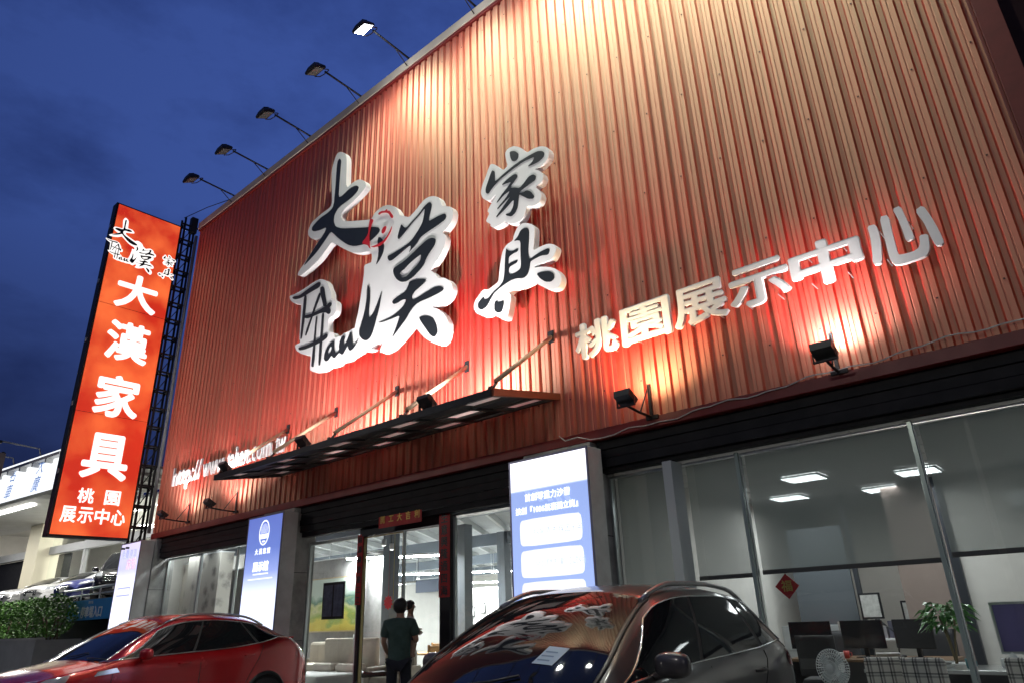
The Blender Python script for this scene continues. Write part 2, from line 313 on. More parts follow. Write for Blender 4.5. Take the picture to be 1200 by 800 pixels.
LOGO_BLACK=[[[(-11.607,11.676),(-11.53,11.578),(-11.532,11.396),(-11.535,10.971),(-11.532,10.561),(-11.394,10.533),(-11.114,10.606),(-10.893,10.577),(-10.775,10.488),(-10.804,10.39),(-11.026,10.316),(-11.498,10.285),(-11.645,10.148),(-11.659,9.974),(-11.563,9.798),(-11.305,9.64),(-10.673,9.391),(-10.022,9.138),(-9.943,9.022),(-10.011,8.961),(-10.231,8.898),(-10.459,8.898),(-10.818,8.993),(-11.072,9.138),(-11.41,9.427),(-11.66,9.684),(-11.751,9.745),(-11.944,9.603),(-12.254,9.417),(-12.744,9.251),(-12.684,9.318),(-12.343,9.587),(-12.001,9.806),(-11.927,9.909),(-11.971,9.951),(-12.189,9.975),(-12.436,10.044),(-12.537,10.123),(-12.527,10.212),(-12.23,10.315),(-11.927,10.319),(-11.734,10.37),(-11.686,10.532),(-11.688,11.046),(-11.692,11.526),(-11.669,11.635)]],
[[(-9.992,8.877),(-9.892,8.819),(-9.818,8.708),(-9.79,8.558),(-9.815,8.431),(-9.916,8.314),(-10.034,8.242),(-9.974,8.375),(-9.959,8.567),(-10.013,8.768)]],
[[(-9.268,8.873),(-9.213,8.8),(-9.125,8.714),(-8.945,8.792),(-8.723,8.888),(-8.59,8.983),(-8.48,9.014),(-8.42,8.998),(-8.378,8.934),(-8.381,8.869),(-8.427,8.737),(-8.46,8.58),(-8.282,8.587),(-8.072,8.575),(-7.998,8.545),(-7.975,8.489),(-8.002,8.427),(-8.233,8.388),(-8.468,8.368),(-8.636,8.345),(-8.708,8.309),(-8.768,8.249),(-8.852,8.199),(-8.974,8.154),(-9.018,8.119),(-8.956,8.203),(-8.973,8.267),(-9.028,8.27),(-9.304,8.2),(-9.509,8.156),(-9.601,8.168),(-9.657,8.242),(-9.661,8.302),(-9.581,8.299),(-9.309,8.307),(-9.03,8.337),(-8.907,8.391),(-8.762,8.502),(-8.643,8.622),(-8.597,8.755),(-8.572,8.936),(-8.698,8.857),(-8.919,8.761),(-9.143,8.643),(-9.306,8.557),(-9.359,8.568),(-9.367,8.64),(-9.316,8.775)]],
[[(-8.976,7.483),(-8.782,7.461),(-8.591,7.406),(-8.496,7.354),(-8.542,7.309),(-8.658,7.271),(-8.799,7.232),(-8.881,7.181),(-8.896,7.115),(-8.853,7.061),(-8.677,7.075),(-8.445,7.108),(-8.263,7.122),(-8.128,7.091),(-8.035,7.024),(-8.05,6.978),(-8.172,6.962),(-8.397,6.954),(-8.72,6.96),(-8.837,6.921),(-8.93,6.856),(-9.046,6.736),(-9.187,6.642),(-9.306,6.557),(-9.437,6.475),(-9.368,6.576),(-9.289,6.726),(-9.221,6.871),(-9.445,6.872),(-9.699,6.886),(-9.895,6.921),(-9.701,6.917),(-9.497,6.915),(-9.299,6.958),(-9.154,7.017),(-9.072,7.095),(-9.066,7.147),(-9.16,7.17),(-9.333,7.148),(-9.421,7.163),(-9.467,7.22),(-9.438,7.255),(-9.314,7.285),(-9.116,7.307),(-9.045,7.354),(-8.998,7.428)]],
[[(-8.684,6.659),(-8.55,6.643),(-8.413,6.594),(-8.3,6.516),(-8.221,6.392),(-8.191,6.268),(-8.19,6.203),(-8.25,6.14),(-8.361,6.197),(-8.499,6.379),(-8.641,6.574)]],
[[(-10.256,7.89),(-10.182,7.759),(-10.164,7.515),(-10.187,7.23),(-10.156,7.105),(-10.036,7.181),(-9.923,7.346),(-9.793,7.593),(-9.807,7.481),(-9.854,7.237),(-9.942,7.008),(-10.011,6.803),(-10.085,6.684),(-10.207,6.642),(-10.337,6.702),(-10.453,6.822),(-10.471,6.943),(-10.391,7.121),(-10.319,7.302),(-10.274,7.553),(-10.279,7.793)]],
[[(-13.097,8.559),(-13.041,8.57),(-12.792,8.505),(-12.518,8.552),(-12.245,8.573),(-12.067,8.591),(-11.986,8.554),(-11.965,8.488),(-12.025,8.437),(-12.273,8.437),(-12.501,8.428),(-12.732,8.42),(-12.952,8.459),(-13.057,8.515)]],
[[(-12.603,8.434),(-12.489,8.41),(-12.486,7.988),(-12.534,7.366),(-12.606,7.387),(-12.593,7.936)]],
[[(-11.979,8.421),(-11.877,8.419),(-11.816,8.349),(-11.748,8.14),(-11.654,7.884),(-11.783,7.885),(-11.861,8.066),(-11.934,8.233)]],
[[(-11.987,8.308),(-11.925,8.23),(-12.023,8.064),(-12.151,7.851),(-12.358,7.398),(-12.427,7.404),(-12.361,7.58),(-12.252,7.771),(-12.132,8.043)]],
[[(-12.521,7.913),(-12.197,7.86),(-11.889,7.864),(-11.674,7.877),(-11.573,7.927),(-11.498,7.893),(-11.478,7.825),(-11.559,7.797),(-11.494,7.707),(-11.512,7.645),(-11.584,7.646),(-11.701,7.733),(-11.922,7.777),(-12.322,7.787),(-12.464,7.832),(-12.525,7.88)]],
[[(-12.04,7.745),(-11.986,7.728),(-11.992,7.466),(-11.964,6.571),(-12.052,6.589),(-12.073,6.652),(-12.057,7.294),(-12.048,7.567)]],
[[(-11.822,7.745),(-11.742,7.724),(-11.734,7.469),(-11.728,7.169),(-11.729,6.548),(-11.804,6.549),(-11.821,6.955),(-11.812,7.411)]],
[[(-12.645,7.19),(-12.325,7.153),(-12.018,7.16),(-11.721,7.18),(-11.619,7.212),(-11.543,7.173),(-11.552,7.103),(-11.707,7.069),(-12.092,7.059),(-12.404,7.08),(-12.589,7.113)]],[[(-8.921,8.04),(-8.679,8.129),(-8.465,8.19),(-8.347,8.174),(-8.253,8.111),(-8.24,8.043),(-8.297,7.957),(-8.412,7.876),(-8.505,7.785),(-8.55,7.685),(-8.69,7.603),(-8.88,7.529),(-9.05,7.51),(-9.2,7.551),(-9.33,7.647),(-9.426,7.784),(-9.457,7.899),(-9.434,7.947),(-9.293,7.96),(-9.142,7.977)],[(-8.989,7.862),(-8.795,7.916),(-8.639,7.943),(-8.648,7.841),(-8.718,7.759),(-8.885,7.694),(-9.03,7.62),(-9.166,7.634),(-9.231,7.694),(-9.247,7.765),(-9.223,7.793),(-9.135,7.797)]],[[(-11.288,6.948),(-11.378,6.96),(-11.506,6.904),(-11.604,6.774),(-11.617,6.65),(-11.547,6.574),(-11.457,6.571),(-11.376,6.64),(-11.332,6.642),(-11.293,6.589),(-11.225,6.564),(-11.153,6.607),(-11.081,6.642),(-10.998,6.571),(-10.945,6.57),(-10.867,6.652),(-10.81,6.718),(-10.77,6.624),(-10.713,6.574),(-10.63,6.585),(-10.533,6.652),(-10.481,6.726),(-10.509,6.741),(-10.576,6.679),(-10.627,6.666),(-10.653,6.728),(-10.686,6.863),(-10.706,6.966),(-10.75,6.987),(-10.796,6.909),(-10.841,6.825),(-10.889,6.769),(-10.93,6.753),(-10.958,6.817),(-10.914,6.916),(-10.94,6.966),(-11.006,6.979),(-11.085,6.896),(-11.106,6.79),(-11.087,6.7),(-11.148,6.661),(-11.214,6.665),(-11.27,6.78),(-11.282,6.897)],[(-11.39,6.871),(-11.351,6.817),(-11.396,6.716),(-11.461,6.706),(-11.49,6.757),(-11.442,6.829)]]]
LOGO_RED=[[[(-10.282,9.426),(-10.224,9.407),(-10.164,9.36),(-10.17,9.325),(-10.227,9.246),(-10.274,9.1),(-10.279,8.98),(-10.257,8.868),(-10.235,8.748),(-10.202,8.674),(-10.262,8.728),(-10.31,8.808),(-10.504,8.918),(-10.493,8.965),(-10.382,9.022),(-10.316,9.098),(-10.315,9.284)]],
[[(-10.013,9.433),(-9.972,9.456),(-9.888,9.45),(-9.789,9.405),(-9.721,9.426),(-9.699,9.365),(-9.635,9.346),(-9.577,9.259),(-9.51,9.158),(-9.524,9.114),(-9.585,9.155),(-9.659,9.286),(-9.758,9.35),(-9.899,9.403),(-9.982,9.392)]],
[[(-9.535,8.948),(-9.556,8.838),(-9.644,8.736),(-9.747,8.659),(-9.908,8.626),(-10.103,8.669),(-10.22,8.742),(-10.106,8.706),(-9.94,8.698),(-9.804,8.702),(-9.672,8.767),(-9.584,8.87)]],
[[(-9.726,9.014),(-9.715,8.966),(-9.747,8.899),(-9.814,8.876),(-9.865,8.908),(-9.868,8.96),(-9.822,9.021),(-9.768,9.028)]]]
JIA_WHITE=[(-6.288,9.173),(-6.146,9.069),(-6.05,8.951),(-5.997,8.875),(-5.854,8.887),(-5.689,8.85),(-5.558,8.754),(-5.525,8.646),(-5.559,8.536),(-5.644,8.477),(-5.755,8.445),(-5.851,8.462),(-5.785,8.414),(-5.695,8.313),(-5.675,8.214),(-5.734,8.13),(-5.865,8.126),(-5.757,7.979),(-5.737,7.871),(-5.797,7.776),(-5.919,7.77),(-6.047,7.836),(-6.078,7.781),(-6.117,7.674),(-6.203,7.614),(-6.372,7.625),(-6.512,7.718),(-6.582,7.779),(-6.575,7.738),(-6.805,7.736),(-6.893,7.812),(-6.868,7.832),(-6.987,7.943),(-6.955,7.994),(-6.898,8.067),(-6.945,8.133),(-6.875,8.219),(-6.709,8.379),(-6.785,8.362),(-6.878,8.326),(-6.97,8.369),(-7.061,8.464),(-7.096,8.589),(-7.055,8.732),(-6.956,8.876),(-6.906,8.988),(-6.841,9.079),(-6.734,9.01),(-6.631,8.889),(-6.544,8.791),(-6.437,8.831),(-6.476,8.986),(-6.491,9.131),(-6.422,9.19)]
JIA_BLACK=[[[(-6.381,9.1),(-6.264,9.051),(-6.181,8.953),(-6.193,8.866),(-6.259,8.834),(-6.331,8.871),(-6.371,8.973)]],
[[(-6.799,8.92),(-6.745,8.866),(-6.742,8.769),(-6.745,8.663),(-6.7,8.654),(-6.501,8.716),(-6.204,8.778),(-5.944,8.789),(-5.776,8.784),(-5.669,8.735),(-5.623,8.672),(-5.65,8.596),(-5.762,8.564),(-5.9,8.57),(-5.998,8.586),(-5.898,8.621),(-5.837,8.694),(-5.878,8.715),(-6.09,8.733),(-6.354,8.695),(-6.594,8.642),(-6.763,8.578),(-6.842,8.522),(-6.905,8.472),(-6.966,8.514),(-6.97,8.61),(-6.914,8.718),(-6.848,8.849)]],
[[(-6.6,8.499),(-6.448,8.557),(-6.315,8.583),(-6.243,8.561),(-6.223,8.498),(-6.292,8.441),(-6.382,8.38),(-6.384,8.342),(-6.312,8.321),(-6.186,8.247),(-6.084,8.301),(-5.981,8.379),(-5.884,8.374),(-5.827,8.315),(-5.842,8.246),(-5.948,8.222),(-6.089,8.201),(-6.175,8.178),(-6.205,8.154),(-6.121,8.127),(-6.037,8.133),(-5.957,8.074),(-5.882,7.939),(-5.911,7.908),(-6.019,7.953),(-6.125,8.053),(-6.206,8.129),(-6.224,8.048),(-6.252,7.884),(-6.307,7.809),(-6.394,7.777),(-6.506,7.847),(-6.52,7.883),(-6.419,7.859),(-6.343,7.951),(-6.322,8.094),(-6.53,7.985),(-6.725,7.906),(-6.739,7.925),(-6.587,8.036),(-6.376,8.196),(-6.524,8.136),(-6.705,8.051),(-6.698,8.087),(-6.492,8.199),(-6.4,8.298),(-6.548,8.277),(-6.716,8.186),(-6.705,8.22),(-6.576,8.317),(-6.455,8.389),(-6.364,8.463),(-6.481,8.481)]]]
JU_WHITE=[(-6.088,7.528),(-5.959,7.441),(-5.92,7.366),(-5.927,7.245),(-5.953,7.051),(-5.973,6.958),(-5.829,6.975),(-5.661,6.963),(-5.541,6.896),(-5.505,6.82),(-5.544,6.738),(-5.612,6.666),(-5.764,6.664),(-5.918,6.673),(-5.976,6.653),(-5.851,6.623),(-5.688,6.561),(-5.544,6.471),(-5.46,6.344),(-5.456,6.224),(-5.515,6.14),(-5.635,6.142),(-5.766,6.216),(-5.924,6.345),(-6.003,6.434),(-6.061,6.418),(-6.205,6.409),(-6.35,6.435),(-6.439,6.429),(-6.53,6.399),(-6.472,6.349),(-6.483,6.246),(-6.529,6.065),(-6.584,5.961),(-6.667,5.975),(-6.814,6.084),(-6.888,6.182),(-6.967,6.158),(-7.092,6.168),(-7.249,6.274),(-7.312,6.385),(-7.277,6.515),(-7.179,6.585),(-7.08,6.662),(-6.97,6.611),(-6.859,6.641),(-6.733,6.673),(-6.712,6.833),(-6.674,7.026),(-6.62,7.216),(-6.524,7.296),(-6.385,7.318),(-6.365,7.403),(-6.283,7.527),(-6.191,7.554)]
JU_BLACK=[[[(-6.212,7.431),(-6.137,7.444),(-6.064,7.42),(-6.032,7.354),(-6.047,7.192),(-6.072,6.997),(-6.065,6.867),(-6.038,6.832),(-5.921,6.861),(-5.778,6.88),(-5.666,6.88),(-5.636,6.836),(-5.674,6.764),(-5.811,6.806),(-5.953,6.799),(-6.04,6.782),(-6.061,6.665),(-6.11,6.572),(-6.198,6.542),(-6.342,6.595),(-6.461,6.6),(-6.583,6.581),(-6.707,6.549),(-6.816,6.511),(-6.896,6.437),(-6.994,6.317),(-7.121,6.288),(-7.2,6.347),(-7.207,6.44),(-7.132,6.492),(-7.068,6.521),(-7.053,6.465),(-6.974,6.451),(-6.862,6.527),(-6.705,6.586),(-6.626,6.647),(-6.59,6.787),(-6.573,6.988),(-6.555,7.137),(-6.533,7.228),(-6.492,7.165),(-6.409,7.118),(-6.272,7.129),(-6.29,7.071),(-6.396,7.069),(-6.488,7.045),(-6.503,6.909),(-6.447,6.926),(-6.297,6.92),(-6.314,6.875),(-6.39,6.866),(-6.487,6.851),(-6.5,6.754),(-6.457,6.707),(-6.337,6.706),(-6.247,6.735),(-6.228,6.829),(-6.233,7.01),(-6.222,7.238),(-6.295,7.281),(-6.364,7.291),(-6.277,7.34)]],
[[(-5.927,6.529),(-5.802,6.514),(-5.666,6.473),(-5.59,6.404),(-5.582,6.317),(-5.652,6.283),(-5.759,6.322),(-5.863,6.42)]],
[[(-6.822,6.336),(-6.759,6.352),(-6.761,6.31),(-6.67,6.297),(-6.63,6.308),(-6.627,6.221),(-6.677,6.113),(-6.752,6.113),(-6.827,6.175),(-6.833,6.264)]]]
# ------------------------------------------------------------------ curve and text helpers
def chaikin(p, it=1):
    for _ in range(it):
        q = []
        for i in range(len(p)):
            a, b = p[i], p[(i+1) % len(p)]
            q.append((a[0]*.8+b[0]*.2, a[1]*.8+b[1]*.2)); q.append((a[0]*.2+b[0]*.8, a[1]*.2+b[1]*.8))
        p = q
    return p
def plate(name, loops, depth, mat, parent=None, y=0.0, smooth=1, face='-y', bevel=0.0):
    """flat cut-out plate: loops given in (x, z); front at y, body behind it"""
    cu = bpy.data.curves.new(name, 'CURVE'); cu.dimensions = '2D'; cu.fill_mode = 'BOTH'; cu.extrude = depth/2; cu.bevel_depth = bevel
    for lp in loops:
        lp = chaikin(lp, smooth)
        sp = cu.splines.new('POLY'); sp.points.add(len(lp)-1)
        for i, (a, b) in enumerate(lp): sp.points[i].co = (a, b, 0, 1)
        sp.use_cyclic_u = True
    return _cu2mesh(name, cu, depth, mat, parent, y, face)
def _cu2mesh(name, cu, depth, mat, parent, y, face, off=(0,0)):
    t = bpy.data.objects.new('tmp', cu); COL.objects.link(t)
    dg = bpy.context.evaluated_depsgraph_get(); dg.update()
    me = bpy.data.meshes.new_from_object(t.evaluated_get(dg))
    bpy.data.objects.remove(t); bpy.data.curves.remove(cu)
    me.name = name; me.materials.clear(); me.materials.append(mat)
    if face == '-y':   mt = Matrix(((1,0,0,off[0]),(0,0,-1,y+depth/2),(0,1,0,off[1]),(0,0,0,1)))
    else:              mt = Matrix(((0,0,1,y-depth/2),(1,0,0,off[0]),(0,1,0,off[1]),(0,0,0,1)))   # '+x'
    me.transform(mt)
    o = bpy.data.objects.new(name, me); COL.objects.link(o)
    if parent: o.parent = parent
    return o
def text(name, body, size, mat, parent=None, x=0.0, z=0.0, y=0.0, depth=.01, bold=.0, sx=1.0, face='-y', align='LEFT', shear=0.0, res=4, spacing=1.0):
    cu = bpy.data.curves.new(name, 'FONT'); cu.body = body; cu.size = size; cu.extrude = depth/2; cu.offset = 0
    cu.align_x = align; cu.shear = shear; cu.resolution_u = res; cu.space_character = spacing
    t = bpy.data.objects.new('tmp', cu); COL.objects.link(t)
    dg = bpy.context.evaluated_depsgraph_get(); dg.update()
    me = bpy.data.meshes.new_from_object(t.evaluated_get(dg))
    bpy.data.objects.remove(t); bpy.data.curves.remove(cu)
    me.name = name; me.materials.clear(); me.materials.append(mat)
    me.transform(Matrix.Diagonal((sx, 1, 1, 1)))
    if bold:                     # thicken the strokes: the same outline set side by side, each a hair prouder
        bm = bmesh.new(); r = bold*size
        for k in range(9):
            dx, dy = (0, 0) if k == 8 else (r*math.cos(k*PI/4), r*math.sin(k*PI/4))
            m2 = me.copy(); m2.transform(Matrix.Translation((dx, dy, min(.0008, depth*.2)*k))); bm.from_mesh(m2); bpy.data.meshes.remove(m2)
        bm.to_mesh(me); bm.free()
    if face == '-y': mt = Matrix(((1,0,0,x),(0,0,-1,y+depth/2),(0,1,0,z),(0,0,0,1)))
    else:            mt = Matrix(((0,0,1,y-depth/2),(1,0,0,x),(0,1,0,z),(0,0,0,1)))
    me.transform(mt)
    o = bpy.data.objects.new(name, me); COL.objects.link(o)
    if parent: o.parent = parent
    return o
def fit_box(o, u0, u1, z0, z1, u='x'):
    """stretch a flat lettering mesh to fill a rectangle"""
    me = o.data; iu = 0 if u == 'x' else 1
    us = [v.co[iu] for v in me.vertices]; zs = [v.co[2] for v in me.vertices]
    a0, a1, b0, b1 = min(us), max(us), min(zs), max(zs)
    for v in me.vertices:
        v.co[iu] = u0 + (v.co[iu]-a0)/(a1-a0)*(u1-u0); v.co[2] = z0 + (v.co[2]-b0)/(b1-b0)*(z1-z0)
    return o

# ------------------------------------------------------------------ ground
def asphalt():
    ma = M('asphalt', (.05, .05, .052), .72, 0, .35, 1.5, bump=.5, bscale=140)
    return ma
gp = MB(); gp.quad((-400,-400,0),(400,-400,0),(400,400,0),(-400,400,0))
tag(gp.build('ground', asphalt()), kind='structure')
PAVE = M('concrete_forecourt', (.20, .195, .185), .7, 0, .3, 2.0, bump=.3, bscale=60)
pv = MB(); pv.box(-20.6, 6, -6.9, .0, -.02, .10)
tag(pv.build('forecourt', PAVE, bevel=.015), kind='structure')
kb = MB(); kb.box(-20.6, 6, -7.05, -6.904, -.02, .108)
tag(kb.build('kerb', CONC, bevel=.02), kind='structure')
ln = MB()
for xx in (-1.2, -5.3, -8.6, -13.2): ln.box(xx-.05, xx+.05, -6.5, -.9, .098, .104)
tag(ln.build('parking_lines', M('worn_white_paint', (.6,.6,.58), .7, 0, .5, 9)), kind='structure')

# ------------------------------------------------------------------ the store
X0, X1 = -19.6, .26          # cladding left and right edge
ZB, ZT = 3.95, 13.22
store = thing('store_building', 'large furniture store clad in red ribbed metal with glazed ground floor', 'building')
# ribbed sheet: wide crests, narrow deep troughs, two stiffening swages on each crest
cl = MB(); prof = []
n_r = int(round((X1-X0)/.2)); pit = (X1-X0)/n_r
for i in range(n_r):
    a = X0 + i*pit
    for (fx, yy) in ((0,-.004),(.16,-.004),(.27,.0),(.30,.045),(.52,.045),(.55,0.0)):
        pass
    for (fx, yy) in ((0,0),(.17,0),(.20,.006),(.24,.006),(.27,0),(.52,0),(.61,.042),(.87,.042),(.97,0)):
        prof.append((a+fx*pit, -.055+yy))
prof.append((X1, -.055))
zs = [ZB, 6.2, 8.6, 11.0, ZT]
V = [(x, y, z) for z in zs for (x, y) in prof]; k = len(prof); F = []
for j in range(len(zs)-1):
    for i in range(k-1): F.append((j*k+i, j*k+i+1, (j+1)*k+i+1, (j+1)*k+i))
cl.add(V, F)
cl.build('cladding', RED, store, bevel=-1)
# screw heads
sc = MB()
for zz in (4.5, 5.9, 7.3, 8.7, 10.1, 11.5, 12.8):
    for i in range(n_r):
        if (i*7 + int(zz*10)) % 3: continue
        x = X0 + (i+.385)*pit; z = zz + random.uniform(-.03,.03)
        sc.box(x-.009, x+.009, -.062, -.052, z-.009, z+.009)
sc.build('screw', M('rusty_screw', (.10,.04,.03), .7), store, kind='stuff')
# cap, bottom flashing, corner trim, backing and side walls
b = MB(); b.box(X0-.05, X1+.3, -.12, .5, ZT+.07, ZT+.30); b.build('cap_flashing', CREAM_CAP, store, .01)
b = MB(); b.box(X0-.04, X1+.28, -.10, .3, ZT, ZT+.07); b.build('top_trim', RED_TRIM, store, .006)
b = MB(); b.box(X0-.02, X1, -.085, .20, 3.80, 3.94); b.build('bottom_flashing', RED_TRIM, store, .006)
b = MB(); b.box(X1, X1+.22, -.11, .2, 3.3, ZT-.003); b.box(X1-.035, X1-.004, -.075, .1, 3.96, ZT-.004); b.build('corner_trim', M('maroon_corner_trim', (.20,.045,.035), .5, 0, .2, 3), store, .004)
# the plot is skewed: the depth of the building runs along DD, not square to the facade
DD = Vector((-.553, .833, 0)); PP = Vector((.833, .553, 0))
def skewbox(b, p, q, z0, z1, th):
    """wall of thickness th on the line p-q"""
    p = Vector((p[0], p[1], 0)); q = Vector((q[0], q[1], 0)); n_ = (q-p).cross(Vector((0,0,1))).normalized()*th
    return b.add([p+Vector((0,0,z0)), q+Vector((0,0,z0)), q+n_+Vector((0,0,z0)), p+n_+Vector((0,0,z0)), p+Vector((0,0,z1)), q+Vector((0,0,z1)), q+n_+Vector((0,0,z1)), p+n_+Vector((0,0,z1))],
        [(0,3,2,1),(4,5,6,7),(0,1,5,4),(1,2,6,5),(2,3,7,6),(3,0,4,7)])
def prism(b, pts, z0, z1):
    k = len(pts); return b.add([(x, y, z0) for x, y in pts] + [(x, y, z1) for x, y in pts], [tuple(range(k))[::-1], tuple(range(k, 2*k))] + [(i, (i+1) % k, k+(i+1) % k, k+i) for i in range(k)])
DEP = 24.0
SA = Vector((X0+.02, .28, 0)); SB = Vector((-5.40, .28, 0)); SC_ = SB + DD*DEP; SD = SA + DD*DEP
b = MB(); skewbox(b, (X0-.02, .06), (X0-.02+DD.x*25, .06+DD.y*25), 0, ZT, .12); b.build('side_wall', M('dark_red_side_wall', (.16,.03,.025), .6, 0, .2, 2), store)
b = MB(); b.box(X1+.22, X1+6, .55, .75, 3.5, ZT+.2); b.box(X1+6, X1+6.2, .02, 20.9, 0, ZT); b.box(X0-.02+DD.x*25, X1+6, 20.9, 21.1, 0, ZT)
b.build('rear_wall', M('dark_brown_wall', (.07,.03,.025), .6, 0, .2, 2), store)
b = MB(); b.box(X0, X1, .06, .2, 3.95, ZT); b.build('backing_wall', BLACKM, store)
b = MB(); prism(b, [(X0+.1,.5),(X1+6,.5),(X1+6,20.9),(X0+.1+DD.x*24.5,20.9)], ZT-.2, ZT-.05); b.build('roof', M('grey_roof_sheet', (.25,.25,.25), .6), store)
# shutter housings above each bay
sh = MB()
def shutter(x0, x1, zb):
    zz = 3.79
    i = 0
    while zz - .125 > zb - .02:
        d = .02 if i % 2 else 0.0
        sh.box(x0, x1, .03 + d, .24, zz-.118, zz); zz -= .125; i += 1
    sh.box(x0, x1, .10, .24, zb, zz)
shutter(-19.2, -13.95, 3.30); shutter(-12.73, -6.62, 3.20); shutter(-5.35, .4, 3.36); shutter(.4, 6, 3.36)
sh.build('shutter_housing', DARKSTEEL, store, .006)
# pillars
for (a, c) in ((-20.5,-19.2),(-13.93,-12.75),(-6.6,-5.37),(6.0,6.9)):
    b = MB(); b.box(a, c, -.10, .45, 0, 3.79); o = b.build('pillar', CONC, store, .01)
    for zz in (1.26, 2.52):
        b = MB(); b.box(a-.003, c+.003, -.103, .40, zz, zz+.012); b.build('joint', M('pillar_joint', (.10,.10,.10), .9), o)
# floor, ceiling, inner walls
b = MB(); prism(b, [(X0+.1,.02),(X1+6,.02),(X1+6,20.8),(X0+.1+DD.x*24.5,20.8)], 0, .102); b.build('floor', M('polished_tile_floor', (.42,.41,.39), .16, 0, .12, 1.2), store)
SOF = M('white_deck_ceiling', (.40,.42,.43), .6, 0, .1, 2); JOI = M('white_joist', (.66,.68,.68), .5)
b = MB(); zc = 4.0
pts = [SA, SB, SC_, SD]
prism(b, [(p.x, p.y) for p in pts], zc, zc+.1); b.build('ceiling', SOF, store)
k = 0; t_ = -9.0
while t_ < 13:                         # joists along the depth of the plot
    base = SA + PP*t_
    # clip the joist line to the room: it starts on the front wall line y = .3 and ends at the back
    s0 = (.32-base.y)/DD.y; p = base + DD*s0
    if SA.x+.1 < p.x < SB.x-.1:
        b = MB(); skewbox(b, (p.x, p.y), (p.x+DD.x*(DEP-.3), p.y+DD.y*(DEP-.3)), zc-.16, zc-.002, .07); b.build('ceiling_joist', JOI, store); k += 1
    t_ += .78
BEAM = M('grey_steel_beam', (.20,.23,.27), .5, .2)
for r_ in (2.6, 8.2, 13.8, 19.4):      # steel beams across
    b = MB()
    p = SA + DD*r_; q = SB + DD*r_
    skewbox(b, (p.x+.1, p.y), (q.x-.1, q.y), zc-.50, zc-.17, .14); b.build('ceiling_beam', BEAM, store)
COLM = M('grey_column', (.17,.19,.215), .5)
for (px_, y_) in ((457, 3.2), (545, 5.0), (592, 7.0), (521, 13.0)):
    p = at(px_, 700, y_); b = MB(); b.box(p.x-.14, p.x+.14, y_-.14, y_+.14, .1, zc-.17); b.build('column', COLM, store, .01)
b = MB(); skewbox(b, (SD.x, SD.y-.2), (SC_.x, SC_.y-.2), .1, zc-.01, .1); b.build('back_wall', WALLW, store)
b = MB(); skewbox(b, (SB.x-.02, SB.y+.2), (SC_.x-.02, SC_.y), .1, zc-.01, -.1); b.build('inner_wall', WALLW, store)
b = MB(); skewbox(b, (SA.x+.14, SA.y+.1), (SD.x+.14, SD.y), .1, zc-.01, .06); b.build('inner_wall', WALLW, store)
b = MB(); b.box(-5.46, -5.36, .45, 7.5, .1, 3.9); b.build('inner_wall', WALLW, store)

# windows and doors of the ground floor: frame > pane
def window(x0, x1, zb, zt, y=.30, fr=.045, mat=None, name='window'):
    mat = mat or ALU
    f = MB()
    f.box(x0, x1, y-.03, y+.03, zt-fr, zt); f.box(x0, x1, y-.03, y+.03, zb, zb+fr)
    f.box(x0, x0+fr, y-.03, y+.03, zb+fr, zt-fr); f.box(x1-fr, x1, y-.03, y+.03, zb+fr, zt-fr)
    o = f.build(name, mat, store, .004)
    g = MB(); g.quad((x0+fr, y, zb+fr), (x1-fr, y, zb+fr), (x1-fr, y, zt-fr), (x0+fr, y, zt-fr))
    g.build('pane', GLASS, o, bevel=-1)
    return o
# left bay
window(-19.18, -17.35, .12, 3.29); window(-17.35, -15.6, .12, 3.29, fr=.02); window(-15.6, -13.97, .12, 3.29, fr=.02)
# entrance bay: side light, two door leaves, side light
DARKFR = M('dark_door_frame', (.03,.032,.035), .35, .5)
window(-12.70, -10.98, .12, 3.10, mat=ALU, fr=.06)
window(-10.90, -9.76, .12, 3.04, mat=M('bronze_edge', (.35,.28,.14), .3, .8), fr=.018, name='door')
window(-9.76, -8.74, .12, 3.04, mat=ALU, fr=.018, name='door')
window(-8.50, -6.68, .12, 3.16, mat=ALU, fr=.045)
b = MB(); b.box(-10.98, -10.90, .24, .36, .09, 3.2); b.box(-8.74, -8.50, .20, .38, .09, 3.2); b.box(-10.9, -8.74, .22, .36, 3.05, 3.2); b.build('door_frame', DARKFR, store, .005)
b = MB(); b.box(-9.80, -9.77, .20, .24, .8, 1.6); b.build('door_handle', ALU, store, .005)
# office bay on the right
window(-5.35, -4.33, .12, 3.33, fr=.03); 
window(-4.28, -3.43, .12, 3.33, fr=.025); window(-3.43, -1.47, .12, 3.33, fr=.03); window(-1.47, .62, .12, 3.33, fr=.03); window(.62, 2.6, .12, 3.33, fr=.03)
window(2.6, 4.6, .12, 3.33, fr=.03)
b = MB(); b.box(-4.33, -4.20, -.02, .27, .02, 3.34); b.build('door_jamb', M('pale_door_jamb', (.55,.60,.60), .45), store, .005)
FIN = M('greenish_glass_fin', (.42,.52,.48), .25, .3)
for xx in (-3.43, -1.47):
    b = MB(); b.box(xx-.022, xx+.022, .22, .267, .1, 3.34); b.build('mullion', FIN, store, .004)
